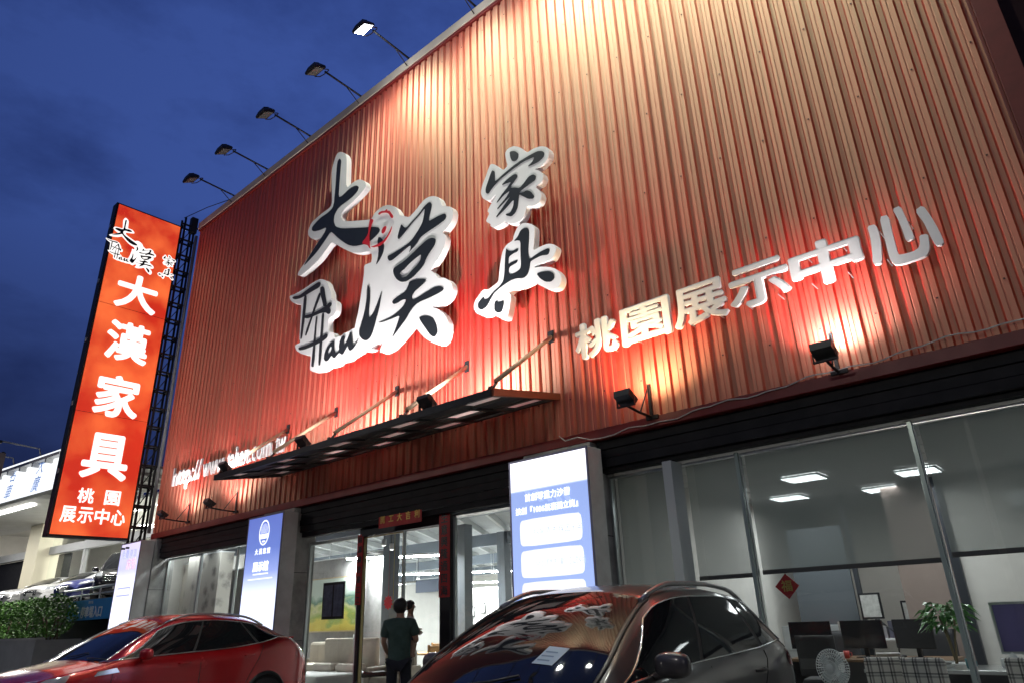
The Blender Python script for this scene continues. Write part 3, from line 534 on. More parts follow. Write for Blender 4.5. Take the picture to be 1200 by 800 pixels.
# office room
OY = 7.5
b = MB(); b.box(-5.35, 6, OY, OY+.1, .09, 3.5); b.box(3.8, 3.9, .4, OY, .09, 3.5); b.build('office_wall', M('warm_white_wall', (.66,.62,.57), .8, 0, .06, 2), store)
b = MB(); b.box(-5.35, 6, .36, OY, 3.44, 3.5)
for i in range(1, 12): b.box(-5.19, 6, .36+i*.6-.012, .36+i*.6+.012, 3.432, 3.44)
for i in range(1, 19): b.box(-5.19+i*.6-.012, -5.19+i*.6+.012, .36, OY, 3.430, 3.44)
b.build('office_ceiling', M('ceiling_tiles', (.5,.5,.49), .9), store)
b = MB(); b.box(-4.98, -4.93, OY-.9, OY-.02, .1, 3.43); p = at(1128, 690, 4.9); b.box(p.x-.06, p.x+.06, 4.9, 5.02, .1, 3.43); b.box(-3.85, -3.78, 5.5, 5.58, .1, 3.43); b.box(-2.95,-2.90,5.5,5.56,.1,3.43)
b.build('office_post', M('dark_steel_post', (.05,.055,.065), .4, .3), store)
b = MB(); b.box(-4.9, -3.9, 5.52, 5.56, .1, 2.9); b.build('office_partition', M('grey_partition', (.10,.115,.13), .7), store)
b = MB(); b.box(at(1058, 690, 5).x, at(1126, 690, 5).x, 5.0, 5.08, .1, 3.43); b.build('office_partition', M('taupe_partition_wall', (.33,.26,.23), .8, 0, .06, 3), store)
b = MB(); b.box(at(1134, 690, 5).x, 3.8, 5.0, 5.08, .1, 3.43); b.build('office_partition', WALLW, store)
# ------------------------------------------------------------------ calligraphy signs on the cladding
def standoffs(parent, pts, y1):
    b = MB()
    for (x, z) in pts:
        b = MB(); b.box(x-.015, x+.015, y1, -.05, z-.015, z+.015); b.build('bracket', BLACKM, parent)
def calligraphy(name, label, white, blacks, reds, org, stands):
    t = thing(name, label, 'sign', (org[0], 0, org[1]), 0, 'white backed calligraphy signs on the red cladding')
    sh_ = lambda lp: [(x-org[0], z-org[1]) for x, z in lp]
    plate('backing_panel', [sh_(white)], .13, WHITE_SIDE, t, -.398)
    for i, lps in enumerate(blacks):
        plate('black_stroke', [sh_(l) for l in lps], .006, BLACK_VINYL, t, -.4045 - .0012*i)
    for i, lps in enumerate(reds):
        plate('red_seal_mark', [sh_(l) for l in lps], .006, RED_VINYL, t, -.424 - .0012*i)
    def inside(p):
        r = False; k = len(white)
        for i in range(k):
            (x1, z1), (x2, z2) = white[i], white[i-1]
            if (z1 > p[1]) != (z2 > p[1]) and p[0] < (x2-x1)*(p[1]-z1)/(z2-z1)+x1: r = not r
        return r
    ok = [p for p in [(min(q[0] for q in white)+.25+i*.45, min(q[1] for q in white)+.25+j*.5) for i in range(9) for j in range(11)] if all(inside((p[0]+dx, p[1]+dz)) for dx in (-.1,.1) for dz in (-.1,.1))][::5]
    standoffs(t, [(a-org[0], c-org[1]) for a, c in ok], -.27)
    return t
calligraphy('calligraphy_sign', 'big white backed black brush characters with red ring seal and slanted Latin letters', LOGO_WHITE, LOGO_BLACK, LOGO_RED, (-10.6, 8.4),
            [(-11.5,9.4),(-10.2,9.6),(-9.2,9.5),(-8.6,8.2),(-9.6,7.4),(-11.3,7.5)])
calligraphy('calligraphy_sign', 'upper of two small white backed brush characters right of the big logo', JIA_WHITE, JIA_BLACK, [], (-7.0, 9.3), [(-7.2,9.6),(-6.6,9.3)])
calligraphy('calligraphy_sign', 'lower of two small white backed brush characters right of the big logo', JU_WHITE, JU_BLACK, [], (-6.9, 7.6), [(-6.9,7.9),(-6.5,7.6)])

# six raised white letters
XIN = [
[(-1.292,5.443),(-1.201,5.434),(-1.192,5.271),(-1.212,5.11),(-1.24,4.96),(-1.332,4.966),(-1.303,5.146),(-1.287,5.311)],
[(-1.151,5.505),(-1.06,5.49),(-1.068,5.304),(-1.071,5.113),(-1.071,5.007),(-1.053,4.985),(-0.924,4.977),(-0.873,4.998),(-0.848,5.046),(-0.837,5.135),(-0.757,5.125),(-0.764,5.035),(-0.777,4.959),(-0.804,4.901),(-0.854,4.881),(-1.059,4.874),(-1.129,4.898),(-1.158,4.959),(-1.159,5.065),(-1.156,5.256)],
[(-1.01,5.541),(-0.926,5.549),(-0.911,5.405),(-0.891,5.241),(-0.882,5.118),(-0.967,5.112),(-0.971,5.263),(-0.985,5.414)],
[(-0.81,5.433),(-0.726,5.465),(-0.683,5.304),(-0.656,5.152),(-0.637,4.977),(-0.672,4.951),(-0.725,4.967),(-0.745,5.119),(-0.764,5.269)],
]
CHX = [(-5.36,-4.64),(-4.57,-3.80),(-3.76,-3.01),(-2.98,-2.22),(-2.20,-1.40),(-1.37,-.55)]
words = ['slim tree radical at left', 'square boxed outline', 'slanting legs under a roof', 'two bars above three legs', 'upright stroke through a box', 'open hook with three dots']
for i, ch in enumerate('桃園展示中心'):
    x0, x1 = CHX[i]
    t = thing('raised_letter', ['leftmost raised white character on red cladding, beside the canopy', 'raised white character shaped as a closed square, second from left',
        'raised white character 展, between the square one and 示', 'raised white character 示, two bars over splayed legs', 'raised white character 中, a box with upright stroke through it',
        'rightmost raised white character 心, open hook with dots'][i], 'letter', ((x0+x1)/2, 0, 4.95), 0, 'raised white letters on the red cladding')
    c = (x0+x1)/2
    o = text('letter_body', ch, .6, WHITE_ACRYL, t, depth=.05, bold=.028, y=-.30)
    if ch == '心':                # the wall letter has straight bars in place of the font's short dots
        bpy.data.objects.remove(o)
        for lp in XIN: plate('letter_bar', [[(a-c, q-4.95) for a, q in lp]], .05, WHITE_ACRYL, t, -.30)
    else: fit_box(o, x0-c, x1-c, -.02, .53)
    for dx in ((-.23, .06) if ch == '心' else (-.2, .2)):
        for dz in (.05, .4): b = MB(); b.box(dx-.006, dx+.006, -.252, -.05, dz-.006, dz+.006); b.build('pin', ALU, t)
# web address
t = thing('web_address_lettering', 'white raised web address lettering low on the cladding, partly behind the canopy', 'lettering', (-18.6, 0, 5.05))
pos = 0.0
for wd, x0, x1 in (('http://', -18.62, -17.05), ('www.', -16.95, -15.85), ('tahan', -15.75, -14.75), ('.com.', -14.70, -13.70), ('tw', -13.62, -13.22)):
    o = text('letter', wd, .6, WHITE_ACRYL, t, depth=.04, bold=.008, y=-.17)
    me = o.data; zs_ = [v.co.z for v in me.vertices]; us = [v.co.x for v in me.vertices]
    a0, a1 = min(us), max(us); lo = 0
    for v in me.vertices:
        v.co.x = x0 + 18.6 + (v.co.x-a0)/(a1-a0)*(x1-x0); v.co.z = v.co.z*1.15
# ------------------------------------------------------------------ projecting blade sign at the left corner
XS = -20.0
bs = thing('projecting_sign', 'tall orange red backlit vertical sign with white characters at the building corner', 'sign', (XS, -1.42, 3.85))
def sign_face():
    ma = bpy.data.materials.new('backlit_orange_face'); ma.use_nodes = True; tt = ma.node_tree; n = tt.nodes; l = tt.links; p = n['Principled BSDF']
    p.inputs['Roughness'].default_value = .35; p.inputs['Base Color'].default_value = (.6,.06,.02,1)
    tcn = n.new('ShaderNodeTexCoord'); nn = n.new('ShaderNodeTexNoise'); nn.inputs['Scale'].default_value = .8; nn.inputs['Detail'].default_value = 4
    l.new(tcn.outputs['Object'], nn.inputs['Vector'])
    r = n.new('ShaderNodeValToRGB'); r.color_ramp.elements[0].position = .38; r.color_ramp.elements[1].position = .66
    r.color_ramp.elements[0].color = (.52,.022,.010,1); r.color_ramp.elements[1].color = (.95,.17,.045,1)
    l.new(nn.outputs['Fac'], r.inputs[0]); l.new(r.outputs[0], p.inputs['Emission Color']); p.inputs['Emission Strength'].default_value = 1.0
    return ma
SIGN_W = emitter('backlit_white_vinyl', (1, .97, .93), 1.15)
y0, y1, z0, z1 = -.92, .90, 0, 9.5
b = MB(); b.box(-.32, -.012, y0-.06, y1+.04, z0-.06, z1+.05); b.build('cabinet', BLACKM, bs, .01)
b = MB(); b.box(-.012, 0, y0, y1, z0, z1); b.build('lit_face', sign_face(), bs)
for zz in (3.15, 6.3):
    b = MB(); b.box(.0, .003, y0, y1, zz, zz+.012); b.build('face_seam', M('face_seam_tape', (.25,.03,.015), .5), bs)
b = MB()
for zz in (1.5, 3.3, 5.1, 6.9, 8.7): b.box(-.2, -.1, y0-.09, y0-.06, zz, zz+.12)
b.build('side_clip', ALU, bs)
for ch, zc_, h_ in (('大', 6.87, 1.13), ('漢', 5.33, 1.18), ('家', 3.72, 1.2), ('具', 2.05, 1.22)):
    o = text('lit_character', ch, 1.0, SIGN_W, bs, depth=.006, bold=.032, y=.010, face='+x'); fit_box(o, -.56, .60, zc_-h_/2, zc_+h_/2, 'y')
for ch, yc in (('桃', -.28), ('園', .36)):
    o = text('lit_character', ch, 1.0, SIGN_W, bs, depth=.006, bold=.02, y=.010, face='+x'); fit_box(o, yc-.19, yc+.19, .80, 1.18, 'y')
for i, ch in enumerate('展示中心'):
    o = text('lit_character', ch, 1.0, SIGN_W, bs, depth=.006, bold=.02, y=.010, face='+x'); yc = -.60+.395*i; fit_box(o, yc-.175, yc+.175, .30, .70, 'y')
# the small logo at the top of the sign, same artwork
def mini(loops, mat, yy, nm):
    f = lambda lp: [((x+10.25)*.262 - .30, (z-9.2)*.262 + 8.42) for x, z in lp]
    return plate(nm, [f(l) for l in loops], .004, mat, bs, yy, 1, '+x')
mini([LOGO_WHITE], SIGN_W, .008, 'small_logo_backing')
for i, l in enumerate(LOGO_BLACK): mini(l, BLACK_VINYL, .012+.0006*i, 'small_logo_stroke')
mini([JIA_WHITE], SIGN_W, .008, 'small_logo_backing'); mini([JU_WHITE], SIGN_W, .0086, 'small_logo_backing')
for i, l in enumerate(JIA_BLACK + JU_BLACK): mini(l, BLACK_VINYL, .012+.0006*i, 'small_logo_stroke')
# lattice mast between sign and wall
tr = thing('lattice_mast', 'black steel lattice mast between orange sign and red wall', 'mast', (XS, -.22, 0))
b = MB()
for (yy_, xx_) in ((-.18,-.25),(.12,-.25),(-.18,.02),(.12,.02)): b.tube([(xx_, yy_, 0), (xx_, yy_, 13.75)], .035, 6)
b.build('upright', BLACKM, tr)
b = MB(); zz = 3.6
while zz < 13.7:
    for xx_ in (-.25, .02): b.box(xx_-.02, xx_+.02, -.30, .24, zz-.025, zz+.025)
    for yy_ in (-.18, .12): b.box(-.25, .02, yy_-.018, yy_+.018, zz-.02, zz+.02)
    if zz + .55 < 13.7: b.tube([(.02, -.18, zz), (.02, .12, zz+.55)], .014, 5)
    zz += .55
b.build('rung', BLACKM, tr)
b = MB(); b.box(-.12, .06, .0, .2, 13.3, 13.85); b.build('junction_box', BLACKM, tr, .01)
b = MB(); b.tube([(.05,.2,4.0),(.07,.2,7.5),(.05,.2,9),(.07,.2,13.2)], .05, 8); b.build('conduit', M('grey_pvc_conduit', (.35,.36,.36), .5), tr)

# ------------------------------------------------------------------ pillar light boxes
def gradient_face(name, stops, strength):
    """printed translucent film, colours run with height (object z in 0..1)"""
    ma = bpy.data.materials.new(name); ma.use_nodes = True; tt = ma.node_tree; n = tt.nodes; l = tt.links; p = n['Principled BSDF']
    p.inputs['Roughness'].default_value = .25; p.inputs['Base Color'].default_value = (.3,.35,.5,1)
    tcn = n.new('ShaderNodeTexCoord'); sx_ = n.new('ShaderNodeSeparateXYZ'); l.new(tcn.outputs['Generated'], sx_.inputs[0])
    r = n.new('ShaderNodeValToRGB'); e = r.color_ramp.elements
    while len(e) < len(stops): e.new(.5)
    for i, (p_, c) in enumerate(stops): e[i].position = p_; e[i].color = (*c, 1)
    l.new(sx_.outputs['Z'], r.inputs[0]); l.new(r.outputs[0], p.inputs['Emission Color']); p.inputs['Emission Strength'].default_value = strength
    return ma
LB_FRAME = M('light_box_frame', (.30,.30,.42), .35, .5)
def light_box(label, x0, x1, ztop, zbot, face):
    t = thing('light_box', label, 'light box', ((x0+x1)/2, -.41, zbot), 0, 'light boxes on the pillars')
    w = (x1-x0)/2; h = ztop-zbot
    b = MB(); b.box(-w, w, -.02, .305, 0, h); b.build('housing', M('housing_paint', (.60,.60,.59), .55, 0, .15, 4), t, .006)
    b = MB(); b.box(-w, w, -.035, -.021, 0, .03); b.box(-w, w, -.035, -.021, h-.03, h); b.box(-w, -w+.03, -.035, -.021, .03, h-.03); b.box(w-.03, w, -.035, -.021, .03, h-.03); b.build('frame', LB_FRAME, t)
    b = MB(); b.box(-w+.03, w-.03, -.030, -.0215, .03, h-.03); b.build('lit_panel', face, t)
    return t, w, h
WHITE_LIT = emitter('white_backlit_print', (.96, .97, 1.0), 1.5)
PANEL_LIT = emitter('white_panel_print', (.97, .98, 1.0), 1.06)
PALE_LIT = emitter('pale_blue_backlit_print', (.62, .74, 1.0), .9)
LAV_LIT = emitter('lavender_backlit_print', (.42, .46, .95), .85)
PINK_LIT = emitter('pink_backlit_print', (.95, .55, .70), .9)
YF = -.034
# right box
t, w, h = light_box('tall blue and white light box with three white text panels beside dark car', -6.6, -5.19, 3.65, .45,
    gradient_face('blue_film_with_white_head', [(.0,(.50,.63,1.0)),(.55,(.36,.49,.92)),(.862,(.30,.42,.84)),(.872,(1.3,1.38,1.6)),(1.0,(1.5,1.5,1.6))], 1.0))
text('print_text', '首創零重力沙發', .115, WHITE_LIT, t, x=-.02, z=2.60, y=YF, depth=.002, bold=.012, align='CENTER')
text('print_text', '技創『1006氣囊獨立筒』', .105, WHITE_LIT, t, x=-.02, z=2.43, y=YF, depth=.002, bold=.012, align='CENTER')
for k in range(3):
    zt_ = 2.345 - k*.415
    def rr(x0_, x1_, za, zb_, r=.05):
        return [(x0_+r,za),(x1_-r,za),(x1_,za+r),(x1_,zb_-r),(x1_-r,zb_),(x0_+r,zb_),(x0_,zb_-r),(x0_,za+r)]
    plate('white_print_panel', [rr(-w+.18, w-.17, zt_-.36, zt_)], .003, PANEL_LIT, t, YF)
    text('print_text', ['拆裝清洗 保固十年', '全台門市 歡迎試躺', '展示中心 週年慶'][k], .10, emitter('faint_print', (.42,.50,.74), 1.0), t, x=.14, z=zt_-.22, y=YF-.004, depth=.001, bold=.012, align='CENTER')
    text('print_text', ['限時優惠', '原價八折', '免費到府'][k], .085, emitter('faint_print', (.55,.60,.78), 1.0), t, x=-.25, z=zt_-.10-.22, y=YF-.004, depth=.001, bold=.012, align='CENTER')
b = MB()
for k in range(5): b.quad((-.42+k*.16, YF, 2.74-.02*k), (-.34+k*.16, YF, 2.74-.02*k), (-.24+k*.16, YF, 2.59-.02*k), (-.32+k*.16, YF, 2.59-.02*k))
b.build('print_stripe', emitter('pale_stripe_print', (.34, .47, .92), 1.0), t)
# middle box
t, w, h = light_box('blue light box with white oval emblem, fading to white below, behind red car', -13.92, -12.58, 3.67, .45,
    gradient_face('blue_film_fading_white', [(.0,(1.2,1.25,1.5)),(.52,(1.1,1.2,1.5)),(.66,(.34,.44,.92)),(.80,(.14,.22,.66)),(1.0,(.11,.17,.58))], 1.0))
b = MB(); n_ = 40
def ov(rx, rz, k): a_ = 2*PI*k/n_; return (rx*math.cos(a_), YF, 2.87 + rz*math.sin(a_))
for k in range(n_): b.quad(ov(.19,.25,k), ov(.19,.25,k+1), ov(.168,.225,k+1), ov(.168,.225,k))
b.build('oval_emblem', WHITE_LIT, t)
b = MB()
for k in range(-3, 4): b.quad((k*.036-.004, YF, 2.85), (k*.036+.004, YF, 2.85), (k*.04+.004, YF, 2.87+.18*math.sqrt(max(.05,1-(k/4)**2))), (k*.04-.004, YF, 2.87+.18*math.sqrt(max(.05,1-(k/4)**2))))
b.quad((-.165,YF,2.84),(.165,YF,2.84),(.14,YF,2.75),(-.14,YF,2.75)); b.quad((-.06,YF,2.71),(.06,YF,2.71),(.04,YF,2.68),(-.04,YF,2.68))
b.build('emblem_band', WHITE_LIT, t)
text('print_text', '大 漢 家 居', .12, WHITE_LIT, t, x=0, z=2.46, y=YF, depth=.002, bold=.01, align='CENTER')
text('print_text', '展示館', .20, WHITE_LIT, t, x=-.02, z=2.14, y=YF, depth=.002, bold=.02, align='CENTER')
b = MB(); b.box(-.28, .28, YF, YF+.002, 2.06, 2.08); b.box(-.45, .45, YF, YF+.002, 1.97, 1.985); b.build('print_rule', WHITE_LIT, t)
# left box
t, w, h = light_box('narrow looking white light box with lavender print, farthest left under the orange sign', -20.5, -19.25, 3.74, .45,
    gradient_face('white_film_lavender_head', [(.0,(1.25,1.25,1.4)),(.72,(1.15,1.15,1.4)),(.80,(.72,.72,1.1)),(.9,(.8,.78,1.12)),(1.0,(.85,.78,1.05))], 1.0))
text('print_text', '免費停車', .24, LAV_LIT, t, x=0, z=2.9, y=YF, depth=.002, bold=.012, align='CENTER')
text('print_text', '床墊', .3, PINK_LIT, t, x=.2, z=2.62, y=YF, depth=.002, bold=.01, align='CENTER')
b = MB()
for (a, c, d, e) in ((-.4,.4,2.13,2.16),(-.4,.4,1.95,1.98),(-.4,-.37,1.98,2.13),(.37,.4,1.98,2.13)): b.box(a, c, YF, YF+.002, d, e)
b.build('print_rule', LAV_LIT, t)
for k in range(4): text('print_text', ['歡迎參觀選購', '沙發 床墊 餐桌', '週一至週日', '營業中'][k], .12, PALE_LIT, t, x=-.05, z=1.75-k*.2, y=YF, depth=.002, align='CENTER')

# ------------------------------------------------------------------ entrance canopy
CX0, CX1 = -13.40, -5.93
ca = thing('entrance_canopy', 'long entrance canopy with dark grid underside hung on tan rods', 'canopy', ((CX0+CX1)/2, 0, 4.5))
cx = (CX0+CX1)/2
PTS = lambda y: 4.60 + (y+.06)*.16    # slopes down to the street a little (relative z below)
TAN = M('tan_painted_pipe', (.62,.48,.32), .4, .2, .25, 5)
def cz(y): return .10 + (y)*.17
b = MB()   # frame: ribs across and beams along
nx = 9
for i in range(nx+1):
    x = CX0 - cx + (CX1-CX0)*i/nx
    for (ya, yb) in ((-1.5, -.08),):
        b.add([(x-.04,ya,cz(ya)-.06),(x+.04,ya,cz(ya)-.06),(x+.04,yb,cz(yb)-.06),(x-.04,yb,cz(yb)-.06),(x-.04,ya,cz(ya)),(x+.04,ya,cz(ya)),(x+.04,yb,cz(yb)),(x-.04,yb,cz(yb))],
              [(0,3,2,1),(4,5,6,7),(0,1,5,4),(1,2,6,5),(2,3,7,6),(3,0,4,7)])
for yy_ in (-1.05, -.58, -.12):
    b.box(CX0-cx+.04, CX1-cx-.04, yy_-.03, yy_+.03, cz(yy_)-.055, cz(yy_)-.016)
b.build('frame', M('dark_green_steel_frame', (.035,.04,.035), .5, .2, .3, 5), ca)
b = MB(); b.box(CX0-cx-.02, CX1-cx+.02, -1.56, -1.502, cz(-1.5)-.075, cz(-1.5)+.03); b.build('front_fascia', BLACKM, ca, .004)
for xe in (CX0-cx-.045, CX1-cx+.045):
    b = MB(); b.add([(xe-.02,-1.53,cz(-1.5)-.07),(xe+.02,-1.53,cz(-1.5)-.07),(xe+.02,-.03,cz(0)-.07),(xe-.02,-.03,cz(0)-.07),(xe-.02,-1.53,cz(-1.5)+.03),(xe+.02,-1.53,cz(-1.5)+.03),(xe+.02,-.03,cz(0)+.03),(xe-.02,-.03,cz(0)+.03)],
        [(0,3,2,1),(4,5,6,7),(0,1,5,4),(1,2,6,5),(2,3,7,6),(3,0,4,7)])
    b.build('end_plate', M('orange_brown_trim', (.30,.09,.04), .45), ca)
b = MB(); b.add([(CX0-cx,-1.5,cz(-1.5)+.006),(CX1-cx,-1.5,cz(-1.5)+.006),(CX1-cx,-.07,cz(-.07)+.006),(CX0-cx,-.07,cz(-.07)+.006),(CX0-cx,-1.5,cz(-1.5)+.014),(CX1-cx,-1.5,cz(-1.5)+.014),(CX1-cx,-.07,cz(-.07)+.014),(CX0-cx,-.07,cz(-.07)+.014)],
    [(0,3,2,1),(4,5,6,7),(0,1,5,4),(1,2,6,5),(2,3,7,6),(3,0,4,7)])
TRANSL = bpy.data.materials.new('milky_roof_sheet'); TRANSL.use_nodes = True; tn = TRANSL.node_tree; tn.nodes.clear()
o_ = tn.nodes.new('ShaderNodeOutputMaterial'); d_ = tn.nodes.new('ShaderNodeBsdfDiffuse'); t_ = tn.nodes.new('ShaderNodeBsdfTranslucent'); x_ = tn.nodes.new('ShaderNodeMixShader')
d_.inputs['Color'].default_value = (.75,.68,.66,1); t_.inputs['Color'].default_value = (.80,.70,.68,1); x_.inputs[0].default_value = .35
tn.links.new(d_.outputs[0], x_.inputs[1]); tn.links.new(t_.outputs[0], x_.inputs[2]); tn.links.new(x_.outputs[0], o_.inputs[0])
b = MB(); b.quad((CX0-cx,-1.5,cz(-1.5)+.006),(CX1-cx,-1.5,cz(-1.5)+.006),(CX1-cx,-.07,cz(-.07)+.006),(CX0-cx,-.07,cz(-.07)+.006)); b.build('roof_sheet', TRANSL, ca)
b = MB()   # darker solid panels in a loose pattern of the underside
for i in range(nx):
    for j, (ya, yb) in enumerate(((-1.5,-1.12),(-.98,-.65),(-.51,-.19))):
        if (i + j) % 2 == 0: continue
        xa = CX0-cx+(CX1-CX0)*i/nx+.04; xb = xa + (CX1-CX0)/nx - .08
        b.quad((xa,ya,cz(ya)-.03),(xb,ya,cz(ya)-.03),(xb,yb,cz(yb)-.03),(xa,yb,cz(yb)-.03))
b.build('soffit_panel', M('dark_soffit_panel', (.05,.045,.04), .6), ca)
for xr in (-5.97,-7.81,-9.66,-11.57,-13.34):
    b = MB(); b.tube([(xr-cx,-.06,1.06),(xr-cx,-1.38,cz(-1.4)+.17)], .036, 8); o = b.build('tie_rod', TAN, ca)
    b = MB(); b.box(xr-cx-.05, xr-cx+.05, -.075, -.056, .96, 1.16); b.build('wall_plate', BLACKM, o)
    b = MB(); b.tube([(xr-cx,-1.36,cz(-1.4)+.16),(xr-cx,-1.47,cz(-1.5)+.03)], .022, 6); b.box(xr-cx-.03,xr-cx+.03,-1.5,-1.44,cz(-1.5)+.01,cz(-1.5)+.09); b.build('anchor', BLACKM, o)

# ------------------------------------------------------------------ lamps
GLASS_OFF = M('dull_lamp_glass', (.16,.16,.14), .25, 0, .2, 10)
def spot(name, parent, loc, target, energy, color, size=120, blend=.8, r=.06):
    ld = bpy.data.lights.new(name, 'SPOT'); ld.energy = energy; ld.color = color; ld.spot_size = R_(size); ld.spot_blend = blend; ld.shadow_soft_size = r
    o = bpy.data.objects.new(name, ld); COL.objects.link(o); o.location = loc
    d = Vector(target) - Vector(loc); o.rotation_euler = d.to_track_quat('-Z', 'Y').to_euler()
    if parent: o.parent = parent
    return o
LIT_COOL = emitter('lit_lamp_glass', (.95, .98, 1.0), 60)
def roof_lamp(x, lit, label, energy=0):
    t = thing('roof_floodlight', label, 'floodlight', (x, .0, ZT+.28), 0, 'floodlights on arms along the roof edge')
    b = MB(); b.tube([(0,.10,.10),(0,-.02,.10),(0,-1.12,.16)], .024, 8); b.box(-.05,.05,.02,.12,-.0,.14); b.build('arm', BLACKM, t)
    b = MB(); b.tube([(0,-.52,.13),(.0,-.10,-.16)], .012, 6); b.build('brace', BLACKM, t)
    b = MB(); b.tube([(-.17,-1.27,.02),(-.17,-1.14,.10),(-.10,-1.08,.16),(.10,-1.08,.16),(.17,-1.14,.10),(.17,-1.27,.02)], .012, 6); b.build('yoke', BLACKM, t)
    # head tilted towards the wall: face normal looks down and back to the wall
    a = R_(30)
    def tf(p): 
        p = Vector(p); c_, s_ = math.cos(a), math.sin(a)
        return (p.x, -1.38 + p.y*c_ - p.z*s_, .05 + p.y*s_ + p.z*c_)
    b = MB(); lo = [(-.20,-.16,-.05),(.20,-.16,-.05),(.20,.16,-.05),(-.20,.16,-.05)]; mi_ = [(-.20,-.16,.0),(.20,-.16,.0),(.20,.16,.0),(-.20,.16,.0)]; hi = [(-.12,-.09,.09),(.12,-.09,.09),(.12,.11,.09),(-.12,.11,.09)]
    b.add([tf(p) for p in lo+mi_+hi], [(0,1,5,4),(1,2,6,5),(2,3,7,6),(3,0,4,7),(4,5,9,8),(5,6,10,9),(6,7,11,10),(7,4,8,11),(8,9,10,11),(3,2,1,0)])
    for k in range(5): b.add([tf(p) for p in ((-.10+.05*k,-.08,.09),(-.09+.05*k,-.08,.09),(-.09+.05*k,.10,.09),(-.10+.05*k,.10,.09),(-.10+.05*k,-.06,.115),(-.09+.05*k,-.06,.115),(-.09+.05*k,.08,.115),(-.10+.05*k,.08,.115))], [(0,3,2,1),(4,5,6,7),(0,1,5,4),(1,2,6,5),(2,3,7,6),(3,0,4,7)])
    b.build('head', BLACKM, t)
    b = MB(); b.add([tf(p) for p in ((-.17,-.13,-.056),(.17,-.13,-.056),(.17,.13,-.056),(-.17,.13,-.056))], [(3,2,1,0)])
    b.build('lens', LIT_COOL if lit else GLASS_OFF, t)
    if lit: spot('lamp_light', t, tf((0,0,-.10)), (0, .0, -6.5), energy, (.96, 1.0, .82), 140, 1.0, .12)
    return t
STREET_W = 850
TOPE = 500
roof_lamp(-17.56, False, 'unlit roof floodlight nearest the orange sign, smallest of the row')
roof_lamp(-15.68, False, 'unlit roof floodlight, second from the orange sign')
roof_lamp(-13.57, False, 'unlit roof floodlight in the middle of the row against the sky')
roof_lamp(-11.39, False, 'unlit roof floodlight just left of the glaring one')
roof_lamp(-9.59, True, 'glaring white lit roof floodlight above the calligraphy logo', TOPE)
roof_lamp(-7.45, True, 'roof floodlight at the top picture edge, only its arm showing', TOPE*.6)
roof_lamp(-5.40, True, 'roof floodlight above the small brush characters, just beyond the picture top', TOPE*1.2)
roof_lamp(-3.20, True, 'roof floodlight above the raised letters, beyond the picture top', TOPE*1.1)
roof_lamp(-1.10, True, 'roof floodlight nearest the right end of the roof, beyond the picture top', TOPE*1.0)

def wall_flood(x, z, out, label, energy, color, target, tall=False, group='small floodlights on brackets under the cladding'):
    t = thing('wall_floodlight', label, 'floodlight', (x, -.09, z), 0, group)
    b = MB(); b.tube([(0,.0,-.02),(0,-out*.5,-.01),(0,-out,.02)], .018, 6); b.box(-.08,.10,-.02,.02,-.05,.0)
    b.tube([(0,-out*.45,.0),(.0,.0,.42)], .010, 6); b.box(-.02,.02,-.012,.012,0,.44); b.build('arm', BLACKM, t)
    b = MB(); b.box(-.13,.13,-out-.02,-out+.015,-.0,.02); b.box(-.13,-.12,-out-.015,-out+.015,.02,.11); b.box(.12,.13,-out-.015,-out+.015,.02,.11); b.build('yoke', BLACKM, t)
    a = R_(-30)
    def tf(p): 
        p = Vector(p); c_, s_ = math.cos(a), math.sin(a)
        return (p.x, -out + p.y*c_ - p.z*s_, .12 + p.y*s_ + p.z*c_)
    b = MB(); b.add([tf(p) for p in ((-.11,-.09,-.05),(.11,-.09,-.05),(.11,.09,-.05),(-.11,.09,-.05),(-.12,-.11,.035),(.12,-.11,.035),(.12,.11,.035),(-.12,.11,.035))], [(0,3,2,1),(4,5,6,7),(0,1,5,4),(1,2,6,5),(2,3,7,6),(3,0,4,7)]); b.build('head', BLACKM, t)
    b = MB(); b.add([tf(p) for p in ((-.10,-.09,.037),(.10,-.09,.037),(.10,.09,.037),(-.10,.09,.037))], [(0,1,2,3)]); b.build('lens', emitter('lit_flood_glass', color, 25), t)
    spot('lamp_light', t, tf((0,0,.08)), target, energy, color, 150, 1.0, .10)
    return t
wall_flood(-4.36, 3.95, .62, 'wall floodlight on angled bracket glowing orange, below raised square character', 330, (1, .72, .44), (.1, .22, 2.6))
wall_flood(-1.97, 3.97, .40, 'wall floodlight on tall bracket, right one above the office windows', 290, (1, .90, .88), (.3, .25, 2.2))
wall_flood(-17.57, 4.05, .63, 'wall floodlight at far left, nearest the orange sign', 260, (1, .92, .90), (.1, .25, 2.2))
wall_flood(-15.22, 4.02, .63, 'wall floodlight below the web address, next to the canopy end', 260, (1, .92, .90), (.1, .25, 2.2))
